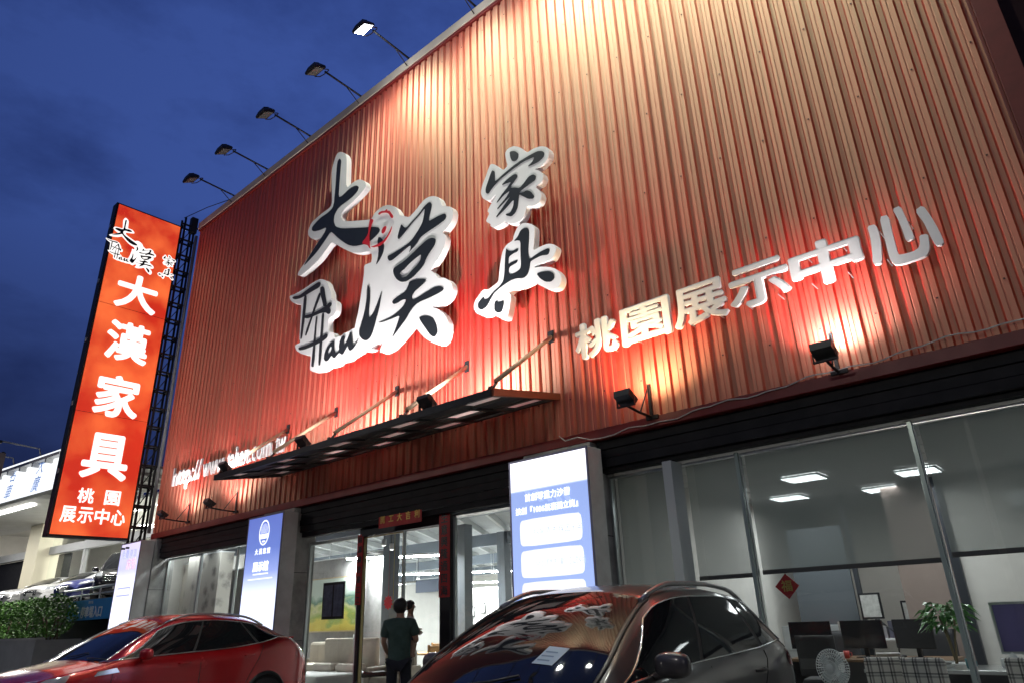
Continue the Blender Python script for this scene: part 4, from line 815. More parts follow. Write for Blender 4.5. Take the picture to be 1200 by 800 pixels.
def canopy_flood(x, label, energy, color):
    t = thing('canopy_floodlight', label, 'floodlight', (x, -1.44, 4.36), 0, 'small floodlights standing on the canopy edge')
    a = R_(-42)
    def tf(p): 
        p = Vector(p); c_, s_ = math.cos(a), math.sin(a)
        return (p.x, p.y*c_ - p.z*s_, .17 + p.y*s_ + p.z*c_)
    b = MB(); b.add([tf(p) for p in ((-.12,-.09,-.045),(.12,-.09,-.045),(.12,.09,-.045),(-.12,.09,-.045),(-.14,-.11,.03),(.14,-.11,.03),(.14,.11,.03),(-.14,.11,.03))], [(0,3,2,1),(4,5,6,7),(0,1,5,4),(1,2,6,5),(2,3,7,6),(3,0,4,7)]); b.build('head', BLACKM, t, .004)
    b = MB(); b.box(-.15,.15,-.02,.02,.0,.012); b.box(-.15,-.14,-.02,.02,.012,.17); b.box(.14,.15,-.02,.02,.012,.17); b.build('yoke', BLACKM, t)
    b = MB(); b.add([tf(p) for p in ((-.11,-.09,.032),(.11,-.09,.032),(.11,.09,.032),(-.11,.09,.032))], [(0,1,2,3)]); b.build('lens', emitter('lit_flood_glass', color, 25), t)
    spot('lamp_light', t, tf((0,0,.08)), (0, 1.4, 2.0), energy, color, 140, 1.0, .10)
canopy_flood(-13.25, 'canopy floodlight at the left end, in front of the web address', 230, (1,.94,.93))
canopy_flood(-10.52, 'canopy floodlight in the middle, below the Latin letters of the logo', 760, (1,.94,.93))
canopy_flood(-7.30, 'canopy floodlight at the right end, below the lower small character', 820, (1,.94,.93))

# cables
b = MB(); P_ = []
x = -5.2
while x < .25:
    P_.append((x, -.105, 3.80 + .05*(x+5.2) + .02*math.sin(x*5) + .012*math.sin(x*13))); x += .12
b.tube(P_, .009, 5)
tag(b.build('conduit_cable', M('pale_cable', (.55,.53,.50), .5)), 'thin pale cable running along the bottom edge of the cladding', 'cable')
b = MB(); b.tube([(-5.9,-.1,3.97),(-5.75,-.16,3.86),(-5.5,-.2,3.86),(-5.3,-.19,3.79),(-5.15,-.105,3.80)], .007, 5)
tag(b.build('cable_loop', M('pale_cable_loop', (.55,.53,.50), .5)), 'loose pale cable loop above the blue and white light box', 'cable')
b = MB(); P_ = [(-20.0 + 0*k, -2.3 + k*.25, 13.62 - .02*math.sin(k/9*PI)) for k in range(10)]
b.tube([(-20.0,-.45,13.72),(-19.0,-.2,13.78),(-17.9,-.05,13.62)], .012, 5)
tag(b.build('overhead_wire', BLACKM), 'thin dark wire from the mast top to the roof edge', 'wire')
# ------------------------------------------------------------------ cars
def smooth_interp(pts):
    """monotone cubic through (s, value) points"""
    xs = np.array([p[0] for p in pts], float); ys = np.array([p[1] for p in pts], float)
    h = np.diff(xs); d = np.diff(ys)/h; mm = np.zeros(len(xs))
    mm[0] = d[0]; mm[-1] = d[-1]
    for i in range(1, len(xs)-1):
        if d[i-1]*d[i] <= 0: mm[i] = 0
        else:
            w1 = 2*h[i]+h[i-1]; w2 = h[i]+2*h[i-1]; mm[i] = (w1+w2)/(w1/d[i-1]+w2/d[i])
    def f(x):
        x = min(max(x, xs[0]), xs[-1]); i = min(int(np.searchsorted(xs, x, 'right'))-1, len(xs)-2)
        t = (x-xs[i])/h[i]; a = ys[i]; b_ = ys[i+1]
        return (2*t**3-3*t**2+1)*a + (t**3-2*t**2+t)*h[i]*mm[i] + (-2*t**3+3*t**2)*b_ + (t**3-t**2)*h[i]*mm[i+1]
    return f
CAR_GLASS = M('dark_car_glass', (.010,.011,.013), .03, 0, spec=.5)
CHROME = M('car_chrome', (.75,.76,.78), .12, 1.0)
TYRE = M('tyre_rubber', (.02,.02,.02), .8)
RIM = M('alloy_rim', (.45,.46,.48), .25, .9)
PLASTIC = M('black_car_plastic', (.022,.022,.024), .55)
HEADL = M('headlight_lens', (.45,.48,.52), .06, .3, coat=1)
TAIL = M('tail_lamp_red', (.35,.01,.012), .1, 0, coat=1)
SEAM = M('panel_gap', (.004,.004,.004), .9)
PLATE = M('number_plate_white', (.7,.7,.68), .4)
def car_paint(name, col, metal=.3, rough=.28):
    ma = M(name, col, rough, metal, coat=.8, spec=.5, noise=.06, nscale=3); ma.node_tree.nodes['Principled BSDF'].inputs['Coat Roughness'].default_value = .09; return ma

class Car:
    def __init__(s, P, paint, label, cat, loc, rz, group=None, hi=True, name='parked_car'):
        s.P = P; L = P['L']; s.hi = hi
        _t = smooth_interp(P['top']); c0, c1 = P['cowl']; za, zb_, w_ = _t(c0), _t(c1), c1-c0; m_ = (zb_-za)/w_
        def top(y):                      # the windshield is one clean curve
            if not c0 < y < c1: return _t(y)
            u = (y-c0)/w_; return (2*u**3-3*u**2+1)*za + (u**3-2*u**2+u)*w_*m_*1.22 + (-2*u**3+3*u**2)*zb_ + (u**3-u**2)*w_*m_*.66
        s.top = top; s.belt = smooth_interp(P['belt']); s.ws = smooth_interp(P['ws']); s.wr = smooth_interp(P['wr'])
        s.t = thing(name, label, cat, loc, rz, group)
        s.paint = paint; s.build()
    def sect(s, y):
        zt = s.top(y); zb = min(s.belt(y), zt-.045); w = s.ws(y); wr = min(s.wr(y), w*.955)
        zr = max(zt - s.P.get('crown', .075), zb + .02); z0 = s.P['z0']
        if y < s.P['cowl'][0]-.3 : pass
        pts = [(0,z0),(w*.55,z0),(w*.90,z0+.02),(w*.965,z0+.13),(w*.99,z0+.27),(w*1.0,z0+.40),(w*.985,z0+.5+.0)]
        zsh = zb - .16
        pts = [(0,z0),(w*.55,z0),(w*.90,z0+.02),(w*.965,z0+.12),(w*.985,z0+.24), (w*.978, (z0+.24+zsh)/2), (w*1.0, max(zsh, z0+.3)), (w*.992, zb-.06), (w*.955, zb)]
        for k in range(1, 7):
            t = k/6.; x = w*.955*(1-t) + wr*t + .022*math.sin(PI*t)*min(1, (zr-zb)/.4); pts.append((x, zb*(1-t)+zr*t))
        x1, z1 = pts[-1]
        for k in range(1, 9):
            u = 1 - k/8.; pts.append((x1*u, zt - (zt-z1)*(u**2.6)))
        return pts
    def side_x(s, y, z):
        p = s.sect(y)[3:15]
        for i in range(len(p)-1):
            if p[i][1] <= z <= p[i+1][1] + 1e-9 and p[i+1][1] > p[i][1]:
                t = (z-p[i][1])/(p[i+1][1]-p[i][1]); return p[i][0]*(1-t)+p[i+1][0]*t
        return p[0][0] if z < p[0][1] else p[-1][0]
    def roof_pt(s, y, u, off=0.0):
        """u in -1..1 across; the roof/windshield surface, lifted along its normal"""
        zt = s.top(y); pts = s.sect(y); x1, z1 = pts[14]
        sl = (s.top(y+.02)-s.top(y-.02))/.04; n = Vector((0, -sl, 1)).normalized()
        return Vector((x1*u, y, zt-(zt-z1)*(abs(u)**2.6))) + n*off
    def build(s):
        P = s.P; L = P['L']; t = s.t
        ys = sorted(set([round(i*L/(72 if s.hi else 40), 4) for i in range((72 if s.hi else 40)+1)] + [0.03, 0.07, L-.03, L-.07]))
        b = MB(); rows = []
        for y in ys:
            p = s.sect(y); ring = [(x, y, z) for x, z in p] + [(-x, y, z) for x, z in p[::-1][1:-1]]
            rows.append(ring)
        n = len(rows[0]); V = [q for r in rows for q in r]; F = []
        wheels = P['wheels']; wr_ = P['arch']
        for i in range(len(rows)-1):
            for j in range(n):
                j2 = (j+1) % n
                f = (i*n+j, i*n+j2, (i+1)*n+j2, (i+1)*n+j)
                c = sum((Vector(V[k]) for k in f), Vector())/4
                F.append(f)
        F.append(tuple(range(n))); F.append(tuple(range((len(rows)-1)*n, len(rows)*n)))
        b.add(V, F, True); o = b.build('body', s.paint, t)
        for p in o.data.polygons:
            if len(p.vertices) > 4: p.use_smooth = False
        # windshield and rear window
        def sheet(ya, yb, ua, ub, off, mat, nm, nu=28, nv=24):
            g = MB(); g.grid([[s.roof_pt(ya+(yb-ya)*i/nv, (ua+(ub-ua)*i/nv)*(-1+2*j/nu), off) for j in range(nu+1)] for i in range(nv+1)])
            return g.build(nm, mat, t)
        c0, c1 = P['cowl']; sheet(c0, c1, .945, .92, .006, CAR_GLASS, 'windshield')
        for sg in (-1, 1):
            b = MB(); b.tube([s.roof_pt(c0+.02+(c1-c0)*i/10, sg*(.965-.0*i), .002) for i in range(11)], P.get('pillar_r', .012), 6)
            b.build('windshield_trim', P.get('pillar_trim', CHROME), t)
        for sg in (-.15, .55):
            b = MB(); b.tube([s.roof_pt(c0+.03, sg, .025), s.roof_pt(c0+.06, sg+.25, .022), s.roof_pt(c0+.12, sg+.48, .018)], .008, 5)
            b.build('wiper', PLASTIC, t)
        r0, r1 = P['rear']; sheet(r0, r1, .88, .90, .006, CAR_GLASS, 'rear_window')
        # side windows
        for sg in (-1, 1):
            def wp(u, v, off=.005):
                yb0, yb1, yt0, yt1 = P['win']
                y = (yb0 + (yb1-yb0)*u)*(1-v) + (yt0 + (yt1-yt0)*u)*v
                p = s.sect(y); zb = p[8][1]; zr = p[14][1]
                if u < .0: pass
                z = zb + .025 + (zr - .03 - zb - .025)*v
                return Vector((sg*(s.side_x(y, z)+off), y, z))
            segs = P['segs']
            for (ua, ub) in segs:
                g = MB(); nu, nv = 10, 6
                g.grid([[wp(ua+(ub-ua)*i/nu, j/nv) for j in range(nv+1)] for i in range(nu+1)])
                g.build('side_window', CAR_GLASS, t)
            g = MB(); g.grid([[wp(i/30, j/6, .002) for j in range(7)] for i in range(31)]); g.build('window_surround', PLASTIC, t)
            loop = [wp(i/24, 0, .006) for i in range(25)] + [wp(1, j/6, .006) for j in range(1, 7)] + [wp(1-i/24, 1, .006) for i in range(1, 25)] + [wp(0, 1-j/6, .006) for j in range(1, 7)] 
            g = MB(); g.tube(loop + [loop[0]], P.get('trim_r', .010), 6); g.build('chrome_trim', CHROME, t)
            # mirror
            my, mz = P['mirror']; mxx = s.side_x(my, mz)
            g = MB(); g.ball((sg*(mxx+.15), my, mz+.05), (.115,.062,.075), 18, 14, pw=.72); g.tube([(sg*(mxx-.02),my+.03,mz-.02),(sg*(mxx+.10),my+.01,mz+.0)], .025, 6); o = g.build('mirror', s.paint, t)
            g = MB(); g.ball((sg*(mxx+.15), my+.03, mz+.05), (.10,.045,.062), 14, 10, pw=.72); g.build('mirror_glass', CAR_GLASS, o)
            # roof rail
            if P.get('rails'):
                ra, rb = P['rails']; pts = []
                for i in range(15):
                    y = ra + (rb-ra)*i/14; q = s.roof_pt(y, sg*.93, .0); k = min(1, i/2.5, (14-i)/2.5); pts.append(q + Vector((0,0,.008+.042*k)))
                g = MB(); g.tube(pts, .018, 8); g.build('roof_rail', P.get('rail_mat', ALU), t)
            # door gaps, handles, sill
            g = MB()
            for ln_ in P['gaps']:
                pp = []
                for i in range(len(ln_)-1):
                    for k in range(5):
                        y = ln_[i][0]+(ln_[i+1][0]-ln_[i][0])*k/5; z = ln_[i][1]+(ln_[i+1][1]-ln_[i][1])*k/5; pp.append((sg*(s.side_x(y,z)-.001), y, z))
                y, z = ln_[-1]; pp.append((sg*(s.side_x(y,z)-.001), y, z)); g.tube(pp, .006, 5)
            g.build('door_gap', SEAM, t)
            for (hy, hz) in P['handles']:
                xx = s.side_x(hy, hz); g = MB(); g.tube([(sg*(xx-.005),hy-.10,hz),(sg*(xx+.028),hy-.07,hz),(sg*(xx+.03),hy+.05,hz+.004),(sg*(xx-.005),hy+.09,hz+.004)], .012, 6); g.build('door_handle', P.get('handle_mat', s.paint), t)
            def patch(nm, mat, quad, off=.006, nu=8, nv=4):
                g = MB(); rows_ = []
                for i in range(nu+1):
                    row = []
                    for j in range(nv+1):
                        u, v = i/nu, j/nv
                        y = (quad[0][0]*(1-u)+quad[1][0]*u)*(1-v) + (quad[3][0]*(1-u)+quad[2][0]*u)*v
                        z = (quad[0][1]*(1-u)+quad[1][1]*u)*(1-v) + (quad[3][1]*(1-u)+quad[2][1]*u)*v
                        row.append((sg*(s.side_x(y, z)+off), y, z))
                    rows_.append(row)
                g.grid(rows_); return g.build(nm, mat, t)
            patch('headlight', HEADL, P['headl']); patch('tail_lamp', TAIL, P['tail'])
            patch('sill', PLASTIC, [(wheels[0]+wr_, P['z0']+.03),(wheels[1]-wr_, P['z0']+.03),(wheels[1]-wr_, P['z0']+.15),(wheels[0]+wr_, P['z0']+.15)])
            if 'vent' in P: patch('fender_vent', CHROME, P['vent'], .008)
            # wheels and arches
            for wy in wheels:
                w = s.ws(wy)
                g = MB(); g.tube([(sg*(s.side_x(wy+wr_*math.cos(a_), max(P['z0']+.02, P['wz']+wr_*math.sin(a_)))+.004), wy+wr_*math.cos(a_), max(P['z0']+.0, P['wz']+wr_*math.sin(a_))) for a_ in [PI*k/18 for k in range(19)]], .026, 6); g.build('wheel_arch', P.get('arch_mat', PLASTIC), t)
                g = MB(); zf = P['z0']+.005
                g.grid([[(sg*(s.side_x(wy+q*math.cos(a_), max(zf, P['wz']+q*math.sin(a_)))+.004), wy+q*math.cos(a_), max(zf, P['wz']+q*math.sin(a_))) for a_ in [2*PI*k/36 for k in range(37)]] for q in [wr_*(.02+.98*k/8) for k in range(9)]])
                g.build('wheel_well', SEAM, t)
                r = P['wz']; xo = w-.085
                g = MB(); g.lathe([(r*.66,-.10),(r*.92,-.11),(r*.99,-.08),(r,0),(r*.99,.08),(r*.92,.11),(r*.66,.10)], (sg*xo, wy, r), 'x', 32); o = g.build('wheel', TYRE, t)
                g = MB(); g.lathe([(r*.66,-.09),(r*.62,.06*sg),(r*.67,.10*sg)], (sg*xo, wy, r), 'x', 28)
                for k in range(5):
                    a_ = 2*PI*k/5; g.obox((sg*(xo+.085), wy+math.cos(a_)*r*.33, r+math.sin(a_)*r*.33), (.012,0,0), (0,math.cos(a_)*r*.33,math.sin(a_)*r*.33), (0,-math.sin(a_)*.035,math.cos(a_)*.035))
                g.lathe([(0,.10*sg),(r*.16,.10*sg),(r*.16,.02*sg)], (sg*xo, wy, r), 'x', 16); g.build('rim', RIM, o)
        # front: grille, bumper intake, plate
        fz = P['top'][0][1]; gw = P.get('grille', (.42,.62,.78))
        g = MB()
        def front(x, z):
            # march inwards to the nose surface
            for i in range(60):
                y = i*.01
                sec = s.sect(y); 
                if z <= s.top(y) and z >= P['z0'] and abs(x) <= s.side_x(y, z)*1.001: return y
            return .6
        rows_ = [[(gw[0]*(-1+2*i/10), front(gw[0]*(-1+2*i/10), gw[1]+(gw[2]-gw[1])*j/4)-.012, gw[1]+(gw[2]-gw[1])*j/4) for j in range(5)] for i in range(11)]
        g.grid(rows_); o = g.build('grille', PLASTIC, t)
        g = MB()
        for j in range(1, 4): g.tube([(p[0], p[1]-.006, p[2]) for p in [r_[j] for r_ in rows_]], .011, 6)
        g.build('grille_bar', CHROME, o)
        if P.get('badge'):
            zc_ = (gw[1]+gw[2])/2; yb_ = front(0, zc_)-.04; g = MB()
            g.tube([(.095*math.cos(a_), yb_, zc_+.095*math.sin(a_)) for a_ in [2*PI*k/24 for k in range(25)]], .012, 6)
            for k in range(3): a_ = PI/2+2*PI*k/3; g.tube([(0,yb_,zc_),(.09*math.cos(a_),yb_,zc_+.09*math.sin(a_))], .011, 5)
            g.build('round_badge', CHROME, o)
        g = MB(); g.box(-.19,.19, front(0,.48)-.03, front(0,.48)-.015, .42, .54); g.build('number_plate', PLATE, t)
        g = MB(); g.box(-.19,.19, L+.0, L+.014, .70, .82); g.build('number_plate', PLATE, t)
        g = MB(); g.box(-s.ws(L)*.85, s.ws(L)*.85, L-.02, L+.03, P['z0']+.02, P['z0']+.28); g.build('rear_bumper', PLASTIC, t, .02)
        # dashboard seen as a pale edge is left to the dark glass; antenna fin
        q = s.roof_pt(P['fin'], 0, 0); g = MB(); g.add([q+Vector(p) for p in ((-.025,-.09,-.01),(.025,-.09,-.01),(.025,.07,-.01),(-.025,.07,-.01),(0,.05,.065),(0,.02,.055))], [(0,1,5),(1,2,4,5),(2,3,4),(3,0,5,4),(3,2,1,0)]); g.build('antenna_fin', s.paint, t)
        if P.get('spoiler'):
            sy, sz, hw = P['spoiler']; g = MB(); g.add([(-hw,sy-.16,sz-.015),(hw,sy-.16,sz-.015),(hw*.96,sy+.07,sz+.0),(-hw*.96,sy+.07,sz+.0),(-hw,sy-.16,sz-.035),(hw,sy-.16,sz-.035),(hw*.96,sy+.06,sz-.04),(-hw*.96,sy+.06,sz-.04)], [(0,1,2,3),(7,6,5,4),(0,4,5,1),(1,5,6,2),(2,6,7,3),(3,7,4,0)]); g.build('spoiler', s.paint, t, .008)

SUV = dict(L=4.46, z0=.24, wz=.345, arch=.42, wheels=(.90, 3.56), cowl=(.96, 2.02), rear=(4.02, 4.32), fin=3.75, crown=.085,
    top=[(0,.66),(.05,.80),(.18,.88),(.5,.945),(.8,.97),(.96,.99),(1.6,1.35),(1.9,1.525),(2.1,1.59),(2.5,1.635),(3.0,1.64),(3.5,1.61),(3.9,1.55),(4.02,1.50),(4.22,1.24),(4.36,1.04),(4.42,.93),(4.46,.70)],
    belt=[(0,.6),(.3,.82),(.9,.91),(1.3,.995),(2.2,1.06),(3.4,1.10),(4.0,1.14),(4.46,.9)],
    ws=[(0,.62),(.08,.74),(.3,.85),(.8,.905),(1.5,.92),(2.6,.92),(3.6,.915),(4.1,.87),(4.36,.80),(4.46,.72)],
    wr=[(0,.55),(.9,.77),(1.25,.79),(1.6,.735),(2.05,.68),(2.8,.675),(3.6,.65),(4.05,.61),(4.46,.6)], pillar_trim=PLASTIC,
    win=(1.19, 4.02, 1.83, 3.72), segs=((.01,.395),(.415,.80),(.825,.985)), mirror=(1.62, 1.06), rails=(1.98, 3.92), rail_mat=M('grey_roof_rail', (.38,.38,.39), .32, .8),
    gaps=[[(1.30,.98),(1.28,.55),(1.42,.42)],[(2.44,1.05),(2.46,.42)],[(3.50,1.10),(3.42,.95),(3.10,.45)],[(3.8,1.22),(4.12,1.10)]], handles=((2.22,.94),(3.28,.97)), handle_mat=PLASTIC, trim_r=.007,
    headl=[(.10,.74),(.55,.80),(.62,.90),(.22,.86)], tail=[(4.02,.98),(4.30,.92),(4.26,1.06),(4.02,1.10)])
RCAR = dict(L=4.70, z0=.24, wz=.345, arch=.41, wheels=(.92, 3.72), cowl=(1.10, 2.02), rear=(3.95, 4.42), fin=3.6, crown=.085,
    top=[(0,.66),(.05,.78),(.2,.90),(.5,.99),(.9,1.05),(1.1,1.085),(1.5,1.335),(1.8,1.50),(2.1,1.60),(2.45,1.655),(2.8,1.665),(3.3,1.635),(3.75,1.555),(4.1,1.43),(4.4,1.26),(4.55,1.15),(4.64,.98),(4.70,.70)],
    belt=[(0,.6),(.3,.86),(.9,.99),(1.3,1.05),(2.2,1.09),(3.0,1.12),(3.6,1.18),(4.1,1.26),(4.4,1.14),(4.7,.9)],
    ws=[(0,.62),(.08,.74),(.3,.85),(.8,.91),(1.5,.925),(2.6,.925),(3.7,.925),(4.2,.89),(4.55,.80),(4.70,.72)],
    wr=[(0,.55),(.9,.74),(1.15,.76),(1.6,.70),(2.1,.63),(2.8,.625),(3.4,.60),(4.0,.555),(4.4,.56),(4.7,.6)],
    win=(1.16, 3.98, 1.90, 3.60), segs=((.01,.43),(.445,.83),(.85,.985)), mirror=(1.58, 1.08), rails=(2.05, 3.85), rail_mat=M('silver_roof_rail', (.55,.56,.58), .25, .8),
    gaps=[[(1.22,1.0),(1.2,.55),(1.36,.42)],[(2.50,1.10),(2.52,.42)],[(3.62,1.16),(3.52,.95),(3.22,.45)]], handles=((2.25,.985),(3.36,1.03)), vent=[(.98,.90),(1.30,.93),(1.26,.985),(1.02,.955)],
    headl=[(.06,.74),(.62,.82),(.70,.94),(.20,.87)], tail=[(4.30,.98),(4.60,.92),(4.56,1.07),(4.34,1.12)], spoiler=(4.47, 1.27, .56))
suv = Car(SUV, car_paint('graphite_metallic', (.075,.070,.072), .35, .36), 'dark grey SUV parked in front reflecting the sign in its windshield', 'car', (-3.27, -5.55, .104), R_(2))
g = MB(); g.grid([[suv.roof_pt(1.19+.15*i/4, .34+.20*j/4 + .05*i/4, .009) for j in range(5)] for i in range(5)]); pp = g.build('windshield_paper', M('pale_blue_paper', (.45,.58,.72), .6), suv.t)
for i in range(3):
    g = MB(); g.grid([[suv.roof_pt(1.215+.035*i+.012*k, .37+.04*j + .012*i, .011) for j in range(4)] for k in range(2)]); g.build('printed_line', M('paper_print', (.2,.3,.45), .6), pp)
Car(RCAR, car_paint('candy_red', (.42,.008,.012), .35, .25), 'shiny red crossover car with silver roof rails parked before the left bay', 'car', (-11.3, -5.28, .104), R_(8.6))
# ------------------------------------------------------------------ interior lights
OFFICE_W = 34
SHOW_W = 200
def tube_light(c, L_, ax, label, strength, mat=None):
    t = thing('ceiling_lamp', label, 'ceiling lamp', c, 0, 'fluorescent lamps under the showroom ceiling')
    b = MB(); d = (L_/2, .05) if ax == 'x' else (.05, L_/2)
    b.box(-d[0], d[0], -d[1], d[1], 0, .05); b.tube([(-d[0]*.8,0,.05),(-d[0]*.8,0,3.84-c[2])], .006, 5); b.tube([(d[0]*.8,0,.05),(d[0]*.8,0,3.84-c[2])], .006, 5); b.build('housing', WHITE_SIDE, t)
    b = MB(); e = ((d[0]*.97,0,-.02),(-d[0]*.97,0,-.02)) if ax == 'x' else ((0,d[1]*.97,-.02),(0,-d[1]*.97,-.02)); b.tube([e[0], e[1]], .022, 8); b.build('tube', mat or TUBE, t)
    ld = bpy.data.lights.new('lamp_light', 'AREA'); ld.shape = 'RECTANGLE'; ld.size = L_; ld.size_y = .08; ld.energy = SHOW_W; ld.color = (.93,.97,1.0)
    lo_ = bpy.data.objects.new('lamp_light', ld); COL.objects.link(lo_); lo_.location = (0,0,-.05); lo_.parent = t
    return t
FILL_TUBE = emitter('added_fill_tube', (.95,.97,1.0), 18)
TUBE = emitter('fluorescent_tube', (.93, .97, 1.0), 110)
# strips hang square to the skewed plot; (left end, right end, height in the picture plane) give where each one hangs
ZL = 3.15; LV = PP
strips = [(408,455,652),(469,517,650),(462,483,672),(493,515,671),(540,578,669),(587,601,668),(462,483,684),(489,515,684),(537,552,682),(555,586,681),(538,564,691),(571,597,690),(604,640,655),(620,650,672),(340,392,662),(352,380,676),(300,330,672),(430,446,690)]
for i, (pa, pb, py_) in enumerate(strips):
    a_ = atz(pa, py_, ZL); b_ = atz(pb, py_, ZL); c_ = (a_+b_)/2; L_ = max(1.2, min(2.6, (b_-a_).length))
    if c_.y < .9: continue
    o = tube_light((c_.x, c_.y, ZL), L_, 'x', ['glowing strip lamp left of the door cord, nearest the entrance','glowing strip lamp right of the door cord, nearest the entrance','strip lamp in the second row beside the grey column','strip lamp in the second row left of the right door post','bright strip lamp in the second row right of the red banner','short strip lamp in the second row beside the light box','strip lamp in the third row beside the grey column','strip lamp in the third row left of the right door post','small strip lamp in the third row just right of the red banner','strip lamp in the third row between banner and light box','strip lamp in the fourth row right of the red banner','strip lamp in the farthest row beside the light box','strip lamp hidden behind the light box, nearer one','strip lamp hidden behind the light box, farther one','strip lamp behind the narrow red banner','strip lamp over the cream sofa','strip lamp over the left window partitions','small strip lamp above the painting wall'][i], 1)
    o.rotation_euler = (0, 0, math.atan2(PP.y, PP.x))
for x_, y_, lb in ((-18.6, .46, 'added fill strip lamp over the counter in the left window, left one'), (-16.4, .46, 'added fill strip lamp over the counter in the left window, right one')):  # strip lamps added to brighten the partitions in the left window
    for c_ in tube_light((x_, y_, 3.5), 1.4, 'x', lb, 1, FILL_TUBE).children:
        if c_.type == 'LIGHT': c_.data.energy = 9
GRILLE = emitter('troffer_tube', (.95, .98, 1.0), 9)
for k, (xx_, yy_, lb) in enumerate(((-3.55,3.0,'square louvred ceiling lamp seen through the wide blind, nearest left'), (-2.16,3.9,'square louvred ceiling lamp seen through the blind near the right glass fin'), (-3.0,5.2,'square louvred ceiling lamp behind the wide blind, deeper in the office'), (-4.45,4.8,'faint louvred ceiling lamp at the left part of the office'), (.6,3.4,'square louvred ceiling lamp above the office at far right'), (2.2,3.4,'square louvred ceiling lamp beyond the right picture edge'))):
    t = thing('office_ceiling_lamp', lb, 'ceiling lamp', (xx_, yy_, 3.40), 0, 'louvred lamps in the office ceiling')
    b = MB(); b.box(-.31,.31,-.31,-.29,0,.028); b.box(-.31,.31,.29,.31,0,.028); b.box(-.31,-.29,-.29,.29,0,.028); b.box(.29,.31,-.29,.29,0,.028); b.build('frame', WHITE_SIDE, t)
    b = MB()
    for q in (-.2,-.07,.07,.2): b.tube([(-.27,q,.018),(.27,q,.018)], .013, 6)
    b.build('tube', GRILLE, t)
    b = MB()
    for q in [-.27+.09*i for i in range(7)]: b.box(q-.006,q+.006,-.285,.285,-.035,.004)
    for q in [-.24+.08*i for i in range(7)]: b.box(-.285,.285,q-.005,q+.005,-.034,.003)
    b.build('louvre', ALU, t)
    ld = bpy.data.lights.new('lamp_light', 'AREA'); ld.shape = 'SQUARE'; ld.size = .55; ld.energy = OFFICE_W; ld.color = (.95,.98,1.0)
    lo_ = bpy.data.objects.new('lamp_light', ld); COL.objects.link(lo_); lo_.location = (0,0,-.03); lo_.parent = t
# ------------------------------------------------------------------ blinds
BLIND = mesh_fabric('grey_sunscreen_cloth', (.40,.43,.41), .30)
def blind(x0, x1, zb, label, y=.42):
    t = thing('roller_blind', label, 'blind', ((x0+x1)/2, y, 3.34), 0, 'grey roller blinds in the office windows')
    w = (x1-x0)/2
    b = MB(); b.quad((-w,0,zb-3.34),(w,0,zb-3.34),(w,0,-.02),(-w,0,-.02)); b.build('cloth', BLIND, t)
    b = MB(); b.tube([(-w,.03,.0),(w,.03,.0)], .03, 8); b.build('roller', ALU, t)
    b = MB(); b.box(-w,w,-.012,.012,zb-3.34-.05,zb-3.34); b.build('bottom_bar', M('dark_bottom_bar', (.10,.09,.085), .5), t)
blind(-5.30, -4.37, .75, 'grey roller blind lowered most, narrow, next to the steel door jamb')
blind(-4.22, -3.47, 1.93, 'grey roller blind right of the steel door jamb, above the red diamond paper')
blind(-3.40, -1.52, 1.95, 'widest grey roller blind between the two greenish glass fins')
blind(-1.42, .58, 1.99, 'grey roller blind in the far right window over the white board')
blind(.66, 2.56, 2.0, 'grey roller blind in the window beyond the right picture edge')

# ------------------------------------------------------------------ showroom furniture
WOOD = M('pale_wood', (.55,.42,.26), .45, 0, .2, 3, (1,1,6))
CREAM = M('cream_upholstery', (.66,.58,.48), .8, 0, .08, 8, bump=.2, bscale=80)
BROWN = M('brown_leather', (.06,.045,.04), .4, 0, .2, 6)
def floral():
    ma = M('floral_wallpaper', (.60,.58,.52), .8)
    tt = ma.node_tree; n = tt.nodes; l = tt.links; p = n['Principled BSDF']
    tcn = n.new('ShaderNodeTexCoord'); v = n.new('ShaderNodeTexVoronoi'); v.inputs['Scale'].default_value = 3.0
    mpn = n.new('ShaderNodeMapping'); mpn.inputs['Scale'].default_value = (1,1,1); l.new(tcn.outputs['Object'], mpn.inputs[0]); 
    n3 = n.new('ShaderNodeTexNoise'); n3.inputs['Scale'].default_value = 14; l.new(tcn.outputs['Object'], n3.inputs['Vector'])
    mxv = n.new('ShaderNodeMix'); mxv.data_type = 'VECTOR'; mxv.inputs['Factor'].default_value = .12; l.new(mpn.outputs[0], mxv.inputs['A']); l.new(n3.outputs['Color'], mxv.inputs['B'])
    l.new(mxv.outputs['Result'], v.inputs['Vector'])
    r = n.new('ShaderNodeValToRGB'); r.color_ramp.elements[0].position = .10; r.color_ramp.elements[0].color = (.24,.22,.20,1); r.color_ramp.elements[1].position = .42; r.color_ramp.elements[1].color = (.60,.57,.51,1)
    l.new(v.outputs['Distance'], r.inputs[0]); l.new(r.outputs[0], p.inputs['Base Color']); return ma
FLOR = floral()
def panel(label, name, x0, x1, y, z0, z1, mat, th=.12, cat='partition', grp=None):
    t = thing(name, label, cat, ((x0+x1)/2, y, z0), 0, grp); w = (x1-x0)/2
    b = MB(); b.box(-w, w, 0, th, 0, z1-z0); b.build('panel', mat, t, .004)
    b = MB(); b.box(-w-.01, w+.01, -.01, th+.01, z1-z0+.002, z1-z0+.03); b.build('edge_cap', WHITE_SIDE, t)
    return t
a = at(194, 655, 1.9); c = at(222, 655, 1.9)
def px_x(px, y): return at(px, 690, y).x
panel('pale floral wallpaper partition at the far left behind the counter', 'display_partition', -20.3, px_x(222, .95), 1.0, .1, 3.2, FLOR)
panel('pale floral wallpaper partition standing forward, right of the other floral one', 'display_partition', px_x(217, .62), px_x(254, .62), .62, .1, 3.3, FLOR, .35)
panel('plain grey display partition behind the left window', 'display_partition', px_x(252, 1.5), px_x(300, 1.5), 1.5, .1, 2.95, WALLG)
